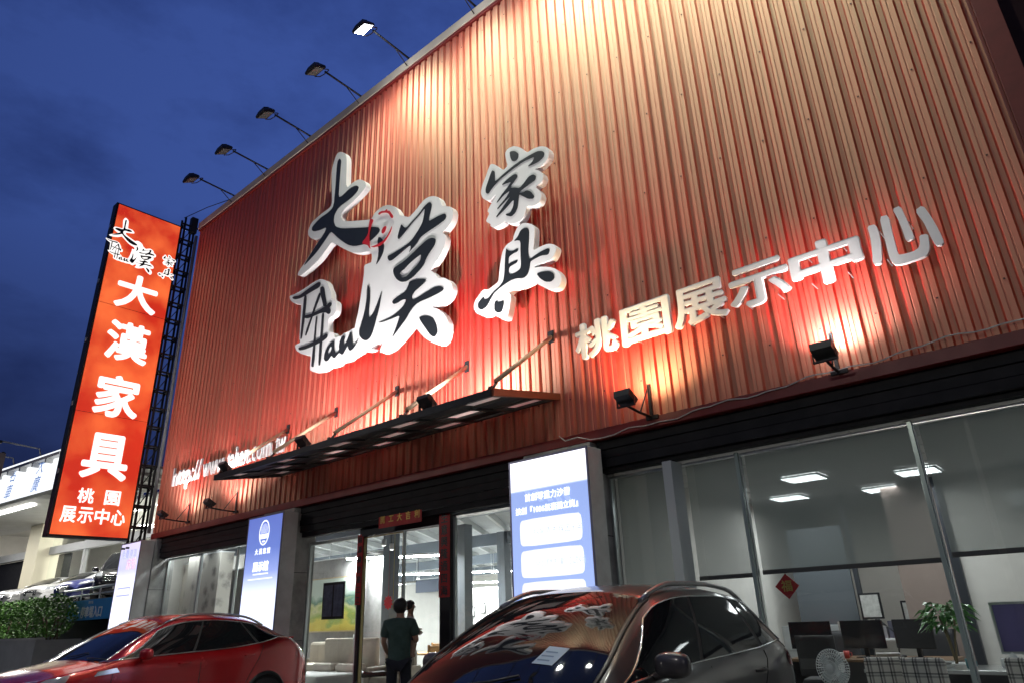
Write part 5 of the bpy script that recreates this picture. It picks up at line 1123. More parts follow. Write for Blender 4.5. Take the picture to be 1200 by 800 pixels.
t = thing('counter', 'pale wooden counter with taupe side cabinet behind the left window', 'counter', (px_x(232, .46), .47, .1))
b = MB(); b.box(-1.5,1.35,-.12,.12,1.46,1.52); b.build('top', WOOD, t, .004)
b = MB(); b.box(-.35,.9,-.10,.10,.06,1.458); b.build('cabinet', M('pale_wood_front', (.60,.50,.34), .5, 0, .1, 3), t, .004)
b = MB(); b.box(-1.5,-.5,-.13,-.122,.05,1.60); b.box(-1.5,-.5,-.11,.11,.05,1.45); b.build('side_cabinet', M('taupe_cabinet', (.20,.18,.15), .5), t, .004)
# sideboard wall with painting and sofa behind the entrance
panel('grey textured wall panel carrying the green and yellow painting', 'display_wall', px_x(352, 3.6), px_x(424, 3.6), 3.6, .1, 3.2, WALLG)
def painting_mat():
    ma = M('landscape_paint', (.4,.4,.1), .5); tt = ma.node_tree; n = tt.nodes; l = tt.links; p = n['Principled BSDF']
    tcn = n.new('ShaderNodeTexCoord'); sp = n.new('ShaderNodeSeparateXYZ'); l.new(tcn.outputs['Generated'], sp.inputs[0])
    nz_ = n.new('ShaderNodeTexNoise'); nz_.inputs['Scale'].default_value = 3.5; nz_.inputs['Detail'].default_value = 5; l.new(tcn.outputs['Generated'], nz_.inputs['Vector'])
    ad = n.new('ShaderNodeMath'); ad.operation = 'MULTIPLY_ADD'; ad.inputs[1].default_value = .9; l.new(nz_.outputs['Fac'], ad.inputs[0]); l.new(sp.outputs['Z'], ad.inputs[2])
    r = n.new('ShaderNodeValToRGB'); e = r.color_ramp.elements; st = [(.40,(.62,.46,.05)),(.62,(.70,.58,.10)),(.74,(.30,.40,.08)),(.88,(.62,.60,.30)),(1.02,(.10,.22,.16)),(1.2,(.55,.62,.55))]
    while len(e) < len(st): e.new(.5)
    for i, (q, c_) in enumerate(st): e[i].position = q/1.5; e[i].color = (*c_, 1)
    dv = n.new('ShaderNodeMath'); dv.operation = 'DIVIDE'; dv.inputs[1].default_value = 1.5; l.new(ad.outputs[0], dv.inputs[0]); l.new(dv.outputs[0], r.inputs[0]); l.new(r.outputs[0], p.inputs['Base Color']); return ma
t = thing('painting', 'wide yellow and green abstract landscape painting behind the entrance glass', 'painting', (px_x(392, 3.54), 3.54, 1.40))
b = MB(); b.box(-1.25, 1.1, 0, .04, 0, 1.3); b.build('canvas', painting_mat(), t)
b = MB(); b.box(-1.28,1.13,-.005,.05,-.03,-.002); b.box(-1.28,1.13,-.005,.05,1.302,1.33); b.build('frame', WOOD, t)
t = thing('glass_poster', 'dark framed double poster stuck on the entrance side glass', 'poster', (-11.75, .26, 1.63))
b = MB(); b.box(-.34,.34,0,.02,0,.66); b.build('frame', BLACKM, t)
for s_ in (-1, 1):
    b = MB(); b.box(s_*.165-.14, s_*.165+.14, -.004, -.001, .05, .61); b.build('sheet', M('slate_blue_print', (.09,.11,.17), .4, 0, .5, 9), t)
t = thing('sofa', 'cream sofa with loose cushions under the yellow painting', 'sofa', (px_x(392, 2.9), 2.9, .1))
b = MB(); b.box(-1.3,1.3,-.4,.4,.18,.42); b.build('base', CREAM, t, .05)
for s_ in (-.63,.63):
    b = MB(); b.box(s_-.60,s_+.60,-.42,.2,.43,.58); b.build('seat_cushion', CREAM, t, .05)
    b = MB(); b.box(s_-.60,s_+.60,.2,.45,.45,1.05); b.build('back_cushion', CREAM, t, .07)
for s_ in (-1.42,1.42):
    b = MB(); b.box(s_-.11,s_+.11,-.42,.45,.18,.66); b.build('armrest', CREAM, t, .04)
for sx_ in (-1.2,1.2):
    for sy_ in (-.3,.3):
        b = MB(); b.box(sx_-.03,sx_+.03,sy_-.03,sy_+.03,0,.18); b.build('leg', BLACKM, t)
t = thing('bed', 'white bed with upholstered headboard close behind the entrance side glass', 'bed', (px_x(388, 1.5), 1.45, .1))
b = MB(); b.box(-1.0,.75,-.7,.7,.2,.5); b.build('mattress', M('white_bedding', (.75,.73,.70), .8, bump=.3, bscale=12), t, .06)
b = MB(); b.box(-1.1,.8,.72,.84,.0,1.15); b.build('headboard', CREAM, t, .04)
b = MB(); b.box(-1.0,.78,-.72,.7,.05,.198); b.build('bed_frame', WOOD, t, .01)
for s_ in (-.55,.3):
    b = MB(); b.box(s_-.35,s_+.35,.28,.62,.5,.66); b.build('pillow', M('pillow_cloth', (.7,.62,.55), .8), t, .06)
def office_chair(name, label, c, rz, mat, group=None, h=1.18):
    t = thing(name, label, 'chair', c, rz, group)
    b = MB(); b.box(-.26,.26,-.26,.26,.44,.54); b.build('seat', mat, t, .04)
    b = MB(); P_ = [[(x*.25, .26+.05*z+.03*(1-abs(x)), .58+z*(h-.6)) for x in (-1,-.5,0,.5,1)] for z in (0,.2,.4,.6,.8,1.0)]; b.grid(P_); Q = [[(p[0],p[1]+.08,p[2]) for p in r_] for r_ in P_]; b.grid(Q, flip=True)
    for k in range(5):
        b.quad(P_[k][0],P_[k+1][0],Q[k+1][0],Q[k][0]); b.quad(P_[k][4],P_[k+1][4],Q[k+1][4],Q[k][4])
    for k in range(4): b.quad(P_[5][k],P_[5][k+1],Q[5][k+1],Q[5][k]); b.quad(P_[0][k],P_[0][k+1],Q[0][k+1],Q[0][k])
    b.build('backrest', mat, t)
    b = MB(); b.tube([(0,0,.06),(0,0,.44)], .03, 8); b.build('post', BLACKM, t)
    b = MB()
    for k in range(5): a_ = 2*PI*k/5; b.tube([(0,0,.09),(.28*math.cos(a_),.28*math.sin(a_),.05)], .02, 6)
    b.build('base', BLACKM, t)
    return t
office_chair('leather_chair', 'tall dark brown leather chair just inside the entrance', (px_x(440, 1.7), 1.7, .1), R_(150), BROWN, h=1.25)
t = thing('armchair', 'cream armchair beside the dark leather chair inside the entrance', 'armchair', (px_x(462, 1.9), 1.9, .1), R_(20))
b = MB(); b.box(-.34,.34,-.34,.30,.18,.45); b.build('seat', CREAM, t, .06)
b = MB(); b.box(-.36,.36,.28,.44,.2,.92); b.build('backrest', CREAM, t, .07)
for s_ in (-1,1):
    b = MB(); b.box(s_*.41-.06,s_*.41+.06,-.32,.40,.18,.62); b.build('armrest', CREAM, t, .04)
for sx_ in (-.28,.28):
    for sy_ in (-.28,.28):
        b = MB(); b.box(sx_-.02,sx_+.02,sy_-.02,sy_+.02,0,.18); b.build('leg', BLACKM, t)
# dining set in warm wood further in
def wood_chair(label, c, rz):
    t = thing('wooden_chair', label, 'chair', c, rz, 'wooden chairs in the showroom')
    b = MB(); b.box(-.22,.22,-.22,.22,.42,.46); b.build('seat', WOODW, t, .01)
    for sx_ in (-.2,.2):
        for sy_, hh in ((-.2,.42),(.2,.95)):
            b = MB(); b.box(sx_-.018,sx_+.018,sy_-.018,sy_+.018,0,hh); b.build('leg', WOODW, t)
    b = MB(); b.box(-.18,.18,.19,.215,.62,.93); b.build('backrest', WOODW, t, .01)
WOODW = M('warm_oak', (.50,.27,.09), .4, 0, .2, 4, (1,1,5))
wood_chair('warm oak chair behind the man, left of the red door banner', (px_x(505, 3.2), 3.2, .1), R_(10)); wood_chair('warm oak chair right of the red door banner', (px_x(540, 3.2), 3.2, .1), R_(-20)); wood_chair('warm oak chair turned away at the oak table', (px_x(520, 4.9), 4.9, .1), R_(180))
t = thing('dining_table', 'warm oak dining table between oak chairs behind the man', 'table', (px_x(518, 4.1), 4.1, .1))
b = MB(); b.box(-.9,.9,-.42,.42,.72,.76); b.build('top', WOODW, t, .01)
for sx_ in (-.8,.8):
    for sy_ in (-.35,.35):
        b = MB(); b.box(sx_-.03,sx_+.03,sy_-.03,sy_+.03,0,.718); b.build('leg', WOODW, t)
# far inner partitions and picture frames
panel('white far partition with small picture frames in the showroom', 'far_partition', px_x(545, 11.2), px_x(640, 11.2), 11.2, .1, 2.6, WALLW)
panel('blue grey far door panel left of the framed pictures', 'far_door', px_x(528, 11.0), px_x(549, 11.0), 11.0, .1, 2.6, M('blue_grey_panel', (.22,.26,.33), .5))
panel('dark blue hanging panel under the far ceiling lamps', 'hanging_panel', px_x(487, 8.3), px_x(522, 8.3), 8.3, 2.45, 2.85, M('slate_panel', (.08,.10,.15), .5), .06)
panel('grey wall panel beside the dark column inside the entrance', 'display_wall', px_x(421, 3.9), px_x(452, 3.9), 3.9, .1, 3.3, WALLG, .14)
panel('cream wall panel behind the man and child', 'display_wall', px_x(462, 8.6), px_x(522, 8.6), 8.6, .1, 2.75, WALLW, .1)
for k, (px_, py_, lab) in enumerate(((553, 716, 'left small picture frame leaning on the far partition'), (565, 712, 'right small picture frame on the far partition'))):
    p = at(px_, py_, 11.12); t = thing('picture_frame', lab, 'picture frame', (p.x, 11.13, p.z-.18), 0, 'small frames on the far partition')
    b = MB(); b.box(-.13,.13,0,.03,0,.36); b.build('frame', BLACKM, t); b = MB(); b.box(-.10,.10,-.004,-.001,.04,.32); b.build('print', WALLW, t)
for k, (px_, py_, yy_, lab) in enumerate(((450,636,2.2,'ceiling spotlight nearest the entrance door'),(459,641,2.6,'ceiling spotlight second behind the entrance door'),(490,676,8.0,'white glowing ceiling spotlight deeper in the showroom'))):
    p = at(px_, py_, yy_); t = thing('ceiling_spotlight', lab, 'spotlight', (p.x, yy_, p.z), 0, 'track spotlights in the showroom')
    b = MB(); b.lathe([(.0,.09),(.05,.09),(.055,-.05),(.0,-.05)], (0,0,0), 'z', 14); b.build('can', WHITE_SIDE if k < 2 else WHITE_ACRYL, t); b = MB(); b.tube([(0,0,.09),(0,0,3.9-p.z)], .008, 5); b.build('stem', BLACKM, t)
    b = MB(); b.lathe([(0,-.052),(.045,-.052)], (0,0,0), 'z', 14); b.build('lens', emitter('spot_lens', (1,.96,.9), 6 if k < 2 else 25), t)
# red couplets and papers
def banner(label, name, x, y, w, z0, z1, chars, size, vertical=True, gold=True, gr='red spring festival banners at the entrance'):
    t = thing(name, label, 'banner', (x, y, z0), 0, gr)
    b = MB(); b.box(-w/2, w/2, 0, .004, 0, z1-z0); b.build('paper', M('red_paper', (.42,.010,.012), .5, 0, .2, 8), t)
    ink = M('gold_ink', (.50,.32,.08), .35, .6) if gold else BLACK_VINYL
    n = len(chars)
    for i, ch in enumerate(chars):
        if vertical: text('brush_character', ch, size, ink, t, x=0, z=(z1-z0)*(1-(i+.8)/n), y=-.004, depth=.002, bold=.02, align='CENTER')
        else: text('brush_character', ch, size, ink, t, x=-w/2+w*(i+.5)/n, z=.09, y=-.004, depth=.002, bold=.02, align='CENTER')
banner('narrow red vertical banner left of the entrance doors', 'couplet_banner', -10.94, .225, .17, 1.85, 3.09, '財源廣進達三江', .13, gold=False)
banner('wider red vertical banner right of the entrance doors', 'couplet_banner', -8.62, .19, .26, 1.88, 3.22, '生意興隆通四海', .17, gold=False)
banner('red horizontal banner with gold characters above the doors', 'lintel_banner', -9.55, -.004, 1.15, 3.10, 3.30, '開工大吉利', .14, False)
t = thing('paper_flower', 'round red paper ornament on the dark column inside the entrance', 'ornament', (px_x(455, 3.02), 3.02, 1.98))
b = MB(); 
pts = [((.17 if k % 2 else .11)*math.cos(2*PI*k/20), (.17 if k % 2 else .11)*math.sin(2*PI*k/20)) for k in range(20)]
tmp = plate('petals', [pts], .02, RED_VINYL, t, 0)
b.tube([(0,.01,.15),(0,.01,1.2)], .004, 4); b.build('string', RED_VINYL, t)
# hanging wire with yellow cord at the door
b = MB(); p = at(462, 640, .36); b.tube([(p.x,.37,3.04),(p.x,.37,1.75)], .006, 5); tag(b.build('door_cord', M('yellow_cord', (.45,.35,.10), .5)), 'thin yellowish cord hanging behind the entrance door glass', 'cord')
# ------------------------------------------------------------------ office furniture
def desk(label, c, w, d, mat):
    t = thing('office_desk', label, 'desk', c, 0, 'desks in the office')
    b = MB(); b.box(-w/2,w/2,-d/2,d/2,.70,.74); b.build('top', mat, t, .006)
    for s_ in (-1,1):
        b = MB(); b.box(s_*(w/2-.05)-.02,s_*(w/2-.05)+.02,-d/2+.04,d/2-.04,0,.698); b.build('leg_panel', BLACKM, t)
    b = MB(); b.box(-w/2+.1,w/2-.1,d/2-.06,d/2-.04,.3,.698); b.build('modesty_panel', M('desk_grey', (.16,.16,.17), .5), t)
    return t
DESKT = M('walnut_desk_top', (.22,.13,.07), .4, 0, .2, 3)
desk('walnut office desk with monitors, middle of the office', (-3.3, 3.6, .09), 2.2, .8, DESKT)
desk('pale meeting table with glossy top near the right window', (-1.5, 1.9, .09), 2.6, .9, M('pale_table_top', (.6,.62,.60), .12))
desk('walnut office desk at the far right under the white board', (.1, 3.8, .09), 2.2, .8, DESKT)
def monitor(label, c, rz):
    t = thing('computer_monitor', label, 'monitor', c, rz, 'dark monitors on the office desks')
    b = MB(); b.box(-.30,.30,-.02,.02,.12,.50); b.build('screen', M('black_screen', (.012,.012,.015), .12), t, .006)
    b = MB(); b.box(-.03,.03,.02,.05,.0,.3); b.build('neck', BLACKM, t); b = MB(); b.box(-.13,.13,-.06,.10,-.0,.012); b.build('foot', BLACKM, t)
monitor('dark monitor on the walnut desk, left of three', (-4.1, 3.6, .83), R_(15)); monitor('dark monitor on the walnut desk, in the middle', (-3.35, 3.6, .83), R_(-5)); monitor('dark monitor on the walnut desk, nearest the green plant', (-2.65, 3.5, .83), R_(-25))
def office_seat(label, c, rz): return office_chair('office_chair', label, c, rz, M('black_mesh_cloth', (.03,.03,.034), .7), 'black office chairs at the desks', h=1.1)
office_seat('black office chair behind the walnut desk, left one', (-3.9, 4.2, .09), R_(10)); office_seat('black office chair at walnut desk near the taupe wall', (-2.7, 4.25, .09), R_(-20)); office_seat('black office chair in front of the walnut desk', (-3.7, 2.75, .09), R_(190))
def plaid():
    ma = M('plaid_cloth', (.4,.38,.34), .85); tt = ma.node_tree; n = tt.nodes; l = tt.links; p = n['Principled BSDF']
    tcn = n.new('ShaderNodeTexCoord'); sp = n.new('ShaderNodeSeparateXYZ'); l.new(tcn.outputs['Object'], sp.inputs[0]); outs = []
    for ax in ('X','Z'):
        w_ = n.new('ShaderNodeMath'); w_.operation = 'MULTIPLY'; w_.inputs[1].default_value = 9.0; l.new(sp.outputs[ax], w_.inputs[0])
        f = n.new('ShaderNodeMath'); f.operation = 'FRACT'; l.new(w_.outputs[0], f.inputs[0])
        g = n.new('ShaderNodeValToRGB'); g.color_ramp.interpolation = 'CONSTANT'; e = g.color_ramp.elements
        st = [(0,.92),(.38,.42),(.55,.85),(.66,.22),(.80,.9)]
        while len(e) < len(st): e.new(.5)
        for i, (q, c_) in enumerate(st): e[i].position = q; e[i].color = (c_, c_*.97, c_*.92, 1)
        l.new(f.outputs[0], g.inputs[0]); outs.append(g)
    mi_ = n.new('ShaderNodeMix'); mi_.data_type = 'RGBA'; mi_.blend_type = 'MULTIPLY'; mi_.inputs['Factor'].default_value = .85
    l.new(outs[0].outputs[0], mi_.inputs['A']); l.new(outs[1].outputs[0], mi_.inputs['B']); l.new(mi_.outputs['Result'], p.inputs['Base Color']); return ma
PLAID = plaid()
def plaid_chair(label, c, rz):
    t = thing('plaid_chair', label, 'chair', c, rz, 'plaid chairs at the pale table')
    b = MB(); b.box(-.22,.22,-.22,.22,.42,.50); b.build('seat', PLAID, t, .03)
    b = MB(); b.box(-.22,.22,.19,.26,.40,.90); b.build('backrest', PLAID, t, .05)
    for sx_ in (-.18,.18):
        for sy_ in (-.18,.18):
            b = MB(); b.box(sx_-.02,sx_+.02,sy_-.02,sy_+.02,0,.42); b.build('leg', BLACKM, t)
plaid_chair('black and white plaid chair nearest the white fan', (-2.50, 1.15, .09), R_(205)); plaid_chair('black and white plaid chair in the middle, left of the glass fin', (-2.02, 1.10, .09), R_(178)); plaid_chair('black and white plaid chair right of the glass fin', (-1.05, 1.15, .09), R_(170)); plaid_chair('black and white plaid chair at the right picture edge', (-.5, 1.15, .09), R_(185))
# fan
t = thing('standing_fan', 'round white standing fan behind the office glass beside the car', 'fan', (-2.98, 1.0, .09), R_(-12))
b = MB(); n_ = 36
for rr_ in (.2,.16,.12,.08): b.tube([(rr_*math.cos(2*PI*k/n_), -.10+.06*(rr_/.2)**2, .78+rr_*math.sin(2*PI*k/n_)) for k in range(n_+1)], .004, 4)
for k in range(40): a_ = 2*PI*k/40; b.tube([(.04*math.cos(a_),-.10,.78+.04*math.sin(a_)),(.12*math.cos(a_),-.075,.78+.12*math.sin(a_)),(.2*math.cos(a_),-.03,.78+.2*math.sin(a_)),(.12*math.cos(a_),.04,.78+.12*math.sin(a_))], .0038, 4)
b.build('cage', WHITE_ACRYL, t)
for k in range(4):
    a_ = PI/4+PI/2*k; b = MB(); b.grid([[(rr_*math.cos(a_+s_), -.03+s_*.04, .78+rr_*math.sin(a_+s_)) for s_ in (-.35,-.1,.15,.4)] for rr_ in (.03,.08,.13,.175)]); b.build('blade', M('pale_fan_blade', (.60,.66,.66), .3), t)
b = MB(); b.lathe([(0,-.11),(.045,-.105),(.05,-.09)], (0,0,.78), 'y', 16); b.build('hub', WHITE_ACRYL, t)
b = MB(); b.box(-.05,.05,.0,.14,.73,.83); b.tube([(0,.08,.02),(0,.08,.75)], .018, 8); b.build('stand', WHITE_ACRYL, t)
b = MB(); b.lathe([(0,.0),(.2,.0),(.2,.02),(.05,.04),(0,.04)], (0,.08,0), 'z', 24); b.build('foot', WHITE_ACRYL, t)
# plant
t = thing('potted_plant', 'bushy green potted plant on the office cabinet before the taupe wall', 'plant', (-2.02, 2.5, .09))
b = MB(); b.lathe([(0,.0),(.13,.0),(.17,.30),(.15,.30),(.14,.26),(0,.26)], (0,0,.45), 'z', 20); b.build('pot', WHITE_ACRYL, t)
b = MB(); b.box(-.2,.2,-.2,.2,0,.445); b.build('pot_stand', DESKT, t, .01)
b = MB()
for k in range(3): b.tube([(0,0,.7),(.04*math.cos(k*2.1),.04*math.sin(k*2.1),.98),(.10*math.cos(k*2.1),.1*math.sin(k*2.1),1.28)], .012, 6)
b.build('trunk', M('plant_stem', (.18,.14,.07), .7), t)
LEAF = M('glossy_leaf', (.09,.30,.05), .35, 0, .5, 9)
b = MB(); rnd = random.Random(3)
for k in range(120):
    th = rnd.uniform(0, 2*PI); el = rnd.uniform(-.3, 1.0); r0 = rnd.uniform(.05,.22)
    c = Vector((r0*math.cos(th), r0*math.sin(th), 1.22 + .22*el)); d = Vector((math.cos(th), math.sin(th), rnd.uniform(-.5,.35))).normalized()
    s_ = d.cross(Vector((0,0,1))).normalized(); ln_ = rnd.uniform(.12,.21); wd = ln_*.24
    b.add([c, c+d*ln_*.4+s_*wd+Vector((0,0,.01)), c+d*ln_-Vector((0,0,ln_*.35)), c+d*ln_*.4-s_*wd+Vector((0,0,.01)), c+d*ln_*.45-Vector((0,0,.012))], [(0,1,4),(1,2,4),(2,3,4),(3,0,4)])
b.build('foliage', LEAF, t)
# red diamond, picture, shelf, boards, air conditioner
t = thing('diamond_paper', 'red diamond paper with gold character hanging behind the office glass', 'ornament', (-3.16, .46, 1.76))
plate('paper', [[(0,-.14),(.14,0),(0,.14),(-.14,0)]], .006, M('red_diamond_paper', (.5,.02,.015), .5), t, 0, 0)
text('brush_character', '福', .13, M('gold_character', (.6,.45,.12), .35, .5), t, x=0, z=-.045, y=-.005, depth=.002, bold=.02, align='CENTER')
p = at(958, 708, 7.4)
t = thing('shelf', 'long dark shelf with books on the far office wall', 'shelf', (-4.0, 5.2, 1.0))
b = MB(); b.box(-.75,.9,-.12,.25,0,.03); b.build('board', WHITE_SIDE, t)
rnd = random.Random(5); x = -.7
while x < .8:
    w_ = rnd.uniform(.03,.10); h_ = rnd.uniform(.15,.28); b = MB(); b.box(x, x+w_, -.08, .12, .032, .032+h_); b.build('book', M('book_cover', rnd.choice([(.1,.1,.14),(.3,.28,.3),(.16,.14,.3),(.35,.33,.3)]), .6), t); x += w_ + rnd.uniform(.005,.12)
for (x_, z_, w_, lab) in ((-3.62, 1.32, .34, 'larger black framed certificate above the dark office shelf'), (-3.02, 1.25, .28, 'small framed picture beside the dark post in the office')):
    t = thing('wall_picture', lab, 'picture', (x_, 5.30, z_), 0, 'framed pictures in the office'); b = MB(); b.box(-w_/2,w_/2,0,.03,0,w_*1.2); b.build('frame', BLACKM, t); b = MB(); b.box(-w_/2+.03,w_/2-.03,-.004,-.001,.03,w_*1.2-.03); b.build('print', M('pale_print', (.6,.6,.58), .5, 0, .3, 12), t)
t = thing('purple_board', 'lavender board leaning on the white office wall at the right', 'board', (-1.27, 3.2, .93))
b = MB(); b.box(-.33,.42,.0,.02,.0,.55); b.build('face', M('lavender_panel', (.20,.17,.42), .4), t); b = MB(); b.box(-.36,-.331,-.01,.03,-.03,.58); b.box(.421,.45,-.01,.03,-.03,.58); b.box(-.331,.421,-.01,.03,.551,.58); b.box(-.331,.421,-.01,.03,-.03,-.001); b.build('frame', ALU, t)
b = MB(); b.box(-.28,-.25,.02,.04,-.93,.0); b.box(.32,.35,.02,.04,-.93,.0); b.build('leg', ALU, t)
t = thing('desk_clutter_box', 'white tissue box on the pale meeting table', 'box', (-1.35, 1.95, .832)); b = MB(); b.box(-.12,.12,-.06,.06,0,.09); b.build('carton', WHITE_ACRYL, t, .005); b = MB(); b.add([(-.06,-.02,.09),(.06,-.02,.09),(.06,.02,.09),(-.06,.02,.09),(0,0,.16)], [(0,1,4),(1,2,4),(2,3,4),(3,0,4)]); b.build('tissue', WHITE_ACRYL, t)
rnd = random.Random(21)
for (x_, y_, z_, lb) in ((-3.75,3.45,.832,'paper stack on the walnut desk between left and middle monitors'),(-3.0,3.4,.832,'paper stack on the walnut desk right of the middle monitor'),(-2.1,1.8,.832,'paper stack on the pale table behind the plaid chairs'),(-.6,1.9,.832,'paper stack at the right end of the pale table')):
    t = thing('paper_stack', lb, 'papers', (x_, y_, z_), rnd.uniform(-.4,.4), 'papers on the office tables')
    for k in range(4): b = MB(); q = rnd.uniform(-.02,.02); b.box(-.15+q,.15+q,-.105+q,.105+q,k*.018,k*.018+.016); b.build('sheet_bundle', M('paper_white', (.62,.62,.60), .7, 0, .1, 20), t)
for (x_, y_, z_, col, lb) in ((-3.55,3.35,.832,(.5,.06,.05),'red mug on the walnut desk before the middle monitor'),(-1.75,1.75,.832,(.08,.25,.28),'teal cup on the pale table left of the glass fin'),(-.95,1.8,.832,(.1,.3,.3),'teal cup on the pale table right of the glass fin')):
    t = thing('cup', lb, 'cup', (x_, y_, z_), 0, 'cups on the office tables'); b = MB(); b.lathe([(0,0),(.035,0),(.042,.10),(.036,.10),(.03,.012),(0,.012)], (0,0,0), 'z', 16); b.build('bowl', M('cup_glaze', col, .3), t)
    b = MB(); b.tube([(.038,0,.08),(.07,0,.075),(.07,0,.03),(.036,0,.025)], .006, 6); b.build('handle', M('cup_handle', col, .3), t)
t = thing('desk_lamp', 'dark desk lamp with bent arm between the monitors on the walnut desk', 'lamp', (-2.95, 3.75, .832)); b = MB(); b.lathe([(0,0),(.09,0),(.09,.02),(0,.02)], (0,0,0), 'z', 18); b.build('foot', BLACKM, t); b = MB(); b.tube([(0,0,.02),(.02,0,.30),(-.16,0,.48)], .01, 6); b.build('arm', BLACKM, t); b = MB(); b.lathe([(.03,.06),(.08,-.04)], (-.19,0,.46), 'z', 16); b.build('lamp_shade', BLACKM, t)
for (x_, lb, h_) in ((-4.55,'white file cabinet against the office partition behind the red diamond',1.15),):
    t = thing('file_cabinet', lb, 'cabinet', (x_, 4.9, .1)); b = MB(); b.box(-.4,.4,-.22,.22,0,h_); b.build('carcass', M('cabinet_grey', (.40,.42,.43), .5), t, .006)
    for k in range(3): b = MB(); b.box(-.38,.38,-.235,-.222,.04+k*.37,.38+k*.37); o = b.build('drawer', M('drawer_grey', (.46,.48,.49), .45), t); b = MB(); b.box(-.08,.08,-.25,-.236,.24+k*.37,.26+k*.37); b.build('handle', BLACKM, o)
t = thing('air_conditioner', 'white split air conditioner high on the office wall behind the right blind', 'air conditioner', (-.75, 4.86, 2.75))
b = MB(); P_ = [(-.0,-.02),(-.20,.03),(-.22,.16),(-.17,.28),(0,.30)]; b.add([(sx_*.48, y_, z_) for sx_ in (-1,1) for y_, z_ in P_], [(0,1,2,3,4),(9,8,7,6,5)]+[(i,i+5,(i+1)+5,i+1) for i in range(4)]+[(4,9,5,0)]); b.build('casing', WHITE_ACRYL, t); b = MB(); b.box(-.42,.42,-.215,-.19,.035,.06); b.build('louvre', M('grey_louvre', (.35,.36,.36), .5), t)
b = MB()
for (i, ch) in enumerate('厚德載物'): pass
t = thing('wall_calligraphy', 'small grey calligraphy writing on the white office wall above the lavender board', 'lettering', (-.92, 4.99, 1.86)); 
for i, ch in enumerate('平安'): text('brush_character', ch, .2, M('grey_ink', (.25,.25,.27), .6), t, x=-.1, z=-.2*i, y=0, depth=.002)

# ------------------------------------------------------------------ people
def skin_mesh(name, joints, edges, mat, parent, sub=2, smooth=True):
    me = bpy.data.meshes.new(name); me.from_pydata([j[0] for j in joints], edges, [])
    o = bpy.data.objects.new(name, me); COL.objects.link(o)
    sk = o.modifiers.new('skin', 'SKIN'); sk.use_smooth_shade = True
    for i, j in enumerate(joints):
        r = j[1]; me.skin_vertices[0].data[i].radius = (r, r) if not isinstance(r, tuple) else r
    me.skin_vertices[0].data[0].use_root = True
    ss = o.modifiers.new('sub', 'SUBSURF'); ss.levels = sub; ss.render_levels = sub
    dg = bpy.context.evaluated_depsgraph_get(); dg.update()
    m2 = bpy.data.meshes.new_from_object(o.evaluated_get(dg)); bpy.data.objects.remove(o)
    m2.materials.clear(); m2.materials.append(mat)
    for p in m2.polygons: p.use_smooth = True
    o = bpy.data.objects.new(name, m2); COL.objects.link(o); o.parent = parent
    return o
SKIN = M('skin', (.42,.24,.16), .55); HAIR = M('black_hair', (.012,.010,.010), .45, 0, .3, 40)
TSHIRT = M('dark_green_cotton', (.05,.09,.075), .9, 0, .2, 10, bump=.3, bscale=18); TROUS = M('dark_trousers', (.02,.022,.03), .85)
def face(head, parent, r):
    """eyes, nose, mouth and ears on the head, which looks along +y"""
    h = Vector(head); b = MB()
    for s_ in (-1,1): b.ball(h+Vector((s_*.36*r, .80*r, .05*r)), .13*r, 8, 6)
    b.build('eyes', M('dark_eye', (.02,.015,.012), .2), parent)
    b = MB(); b.ball(h+Vector((0,.90*r,-.42*r)), (.26*r,.08*r,.06*r), 8, 6); b.build('mouth', M('lips', (.30,.12,.10), .5), parent)
def person(label, loc, rz, S=1.0):
    t = thing('person', label, 'person', loc, rz); return t
man = person('man seen from behind in dark green T-shirt carrying a small child', (-8.94, -.45, .10), R_(42))
J = [((0,0,.93),.13),((0,.01,1.10),.125),((0,.015,1.28),.145),((0,-.005,1.42),.10),((0,.0,1.50),.055),((0,.02,1.56),.06),((0,.03,1.64),.098),((0,.035,1.70),.075),
     ((-.18,-.01,1.41),.062),((-.245,-.02,1.16),.045),((-.20,.14,.99),.036),((-.10,.24,1.0),.030),
     ((.18,-.01,1.41),.062),((.26,.02,1.17),.045),((.20,.24,1.13),.036),((.10,.32,1.17),.030),
     ((-.095,0,.86),.095),((-.11,.02,.48),.062),((-.11,-.02,.10),.042),((-.12,.12,.045),.04),
     ((.095,0,.86),.095),((.12,.02,.48),.062),((.12,-.02,.10),.042),((.13,.12,.045),.04)]
Ed = [(0,1),(1,2),(2,3),(3,4),(4,5),(5,6),(6,7),(3,8),(8,9),(9,10),(10,11),(3,12),(12,13),(13,14),(14,15),(0,16),(16,17),(17,18),(18,19),(0,20),(20,21),(21,22),(22,23)]
def fingers(J, Ed, wrist, base, d, side, up, L_):
    d = Vector(d).normalized(); side = Vector(side).normalized(); up = Vector(up).normalized(); w = Vector(J[wrist][0])
    for k, f in enumerate((.9,1.0,.95,.78)):
        a_ = w + d*.055 + side*(.018*(1.5-k)); b_ = a_ + d*(L_*.45*f) - up*.008; c_ = b_ + d*(L_*.4*f) - up*.028
        i = len(J); J += [(tuple(a_),.011),(tuple(b_),.009),(tuple(c_),.007)]; Ed += [(wrist,i),(i,i+1),(i+1,i+2)]
    a_ = w + d*.02 + side*.04; b_ = a_ + d*.03 + side*.02; i = len(J); J += [(tuple(a_),.012),(tuple(b_),.009)]; Ed += [(wrist,i),(i,i+1)]
fingers(J, Ed, 11, None, (1,.3,.1), (0,.2,1), (0,1,0), .08); fingers(J, Ed, 15, None, (-1,.1,.1), (0,.2,1), (0,1,0), .08)
skin_mesh('body', J, Ed, SKIN, man)
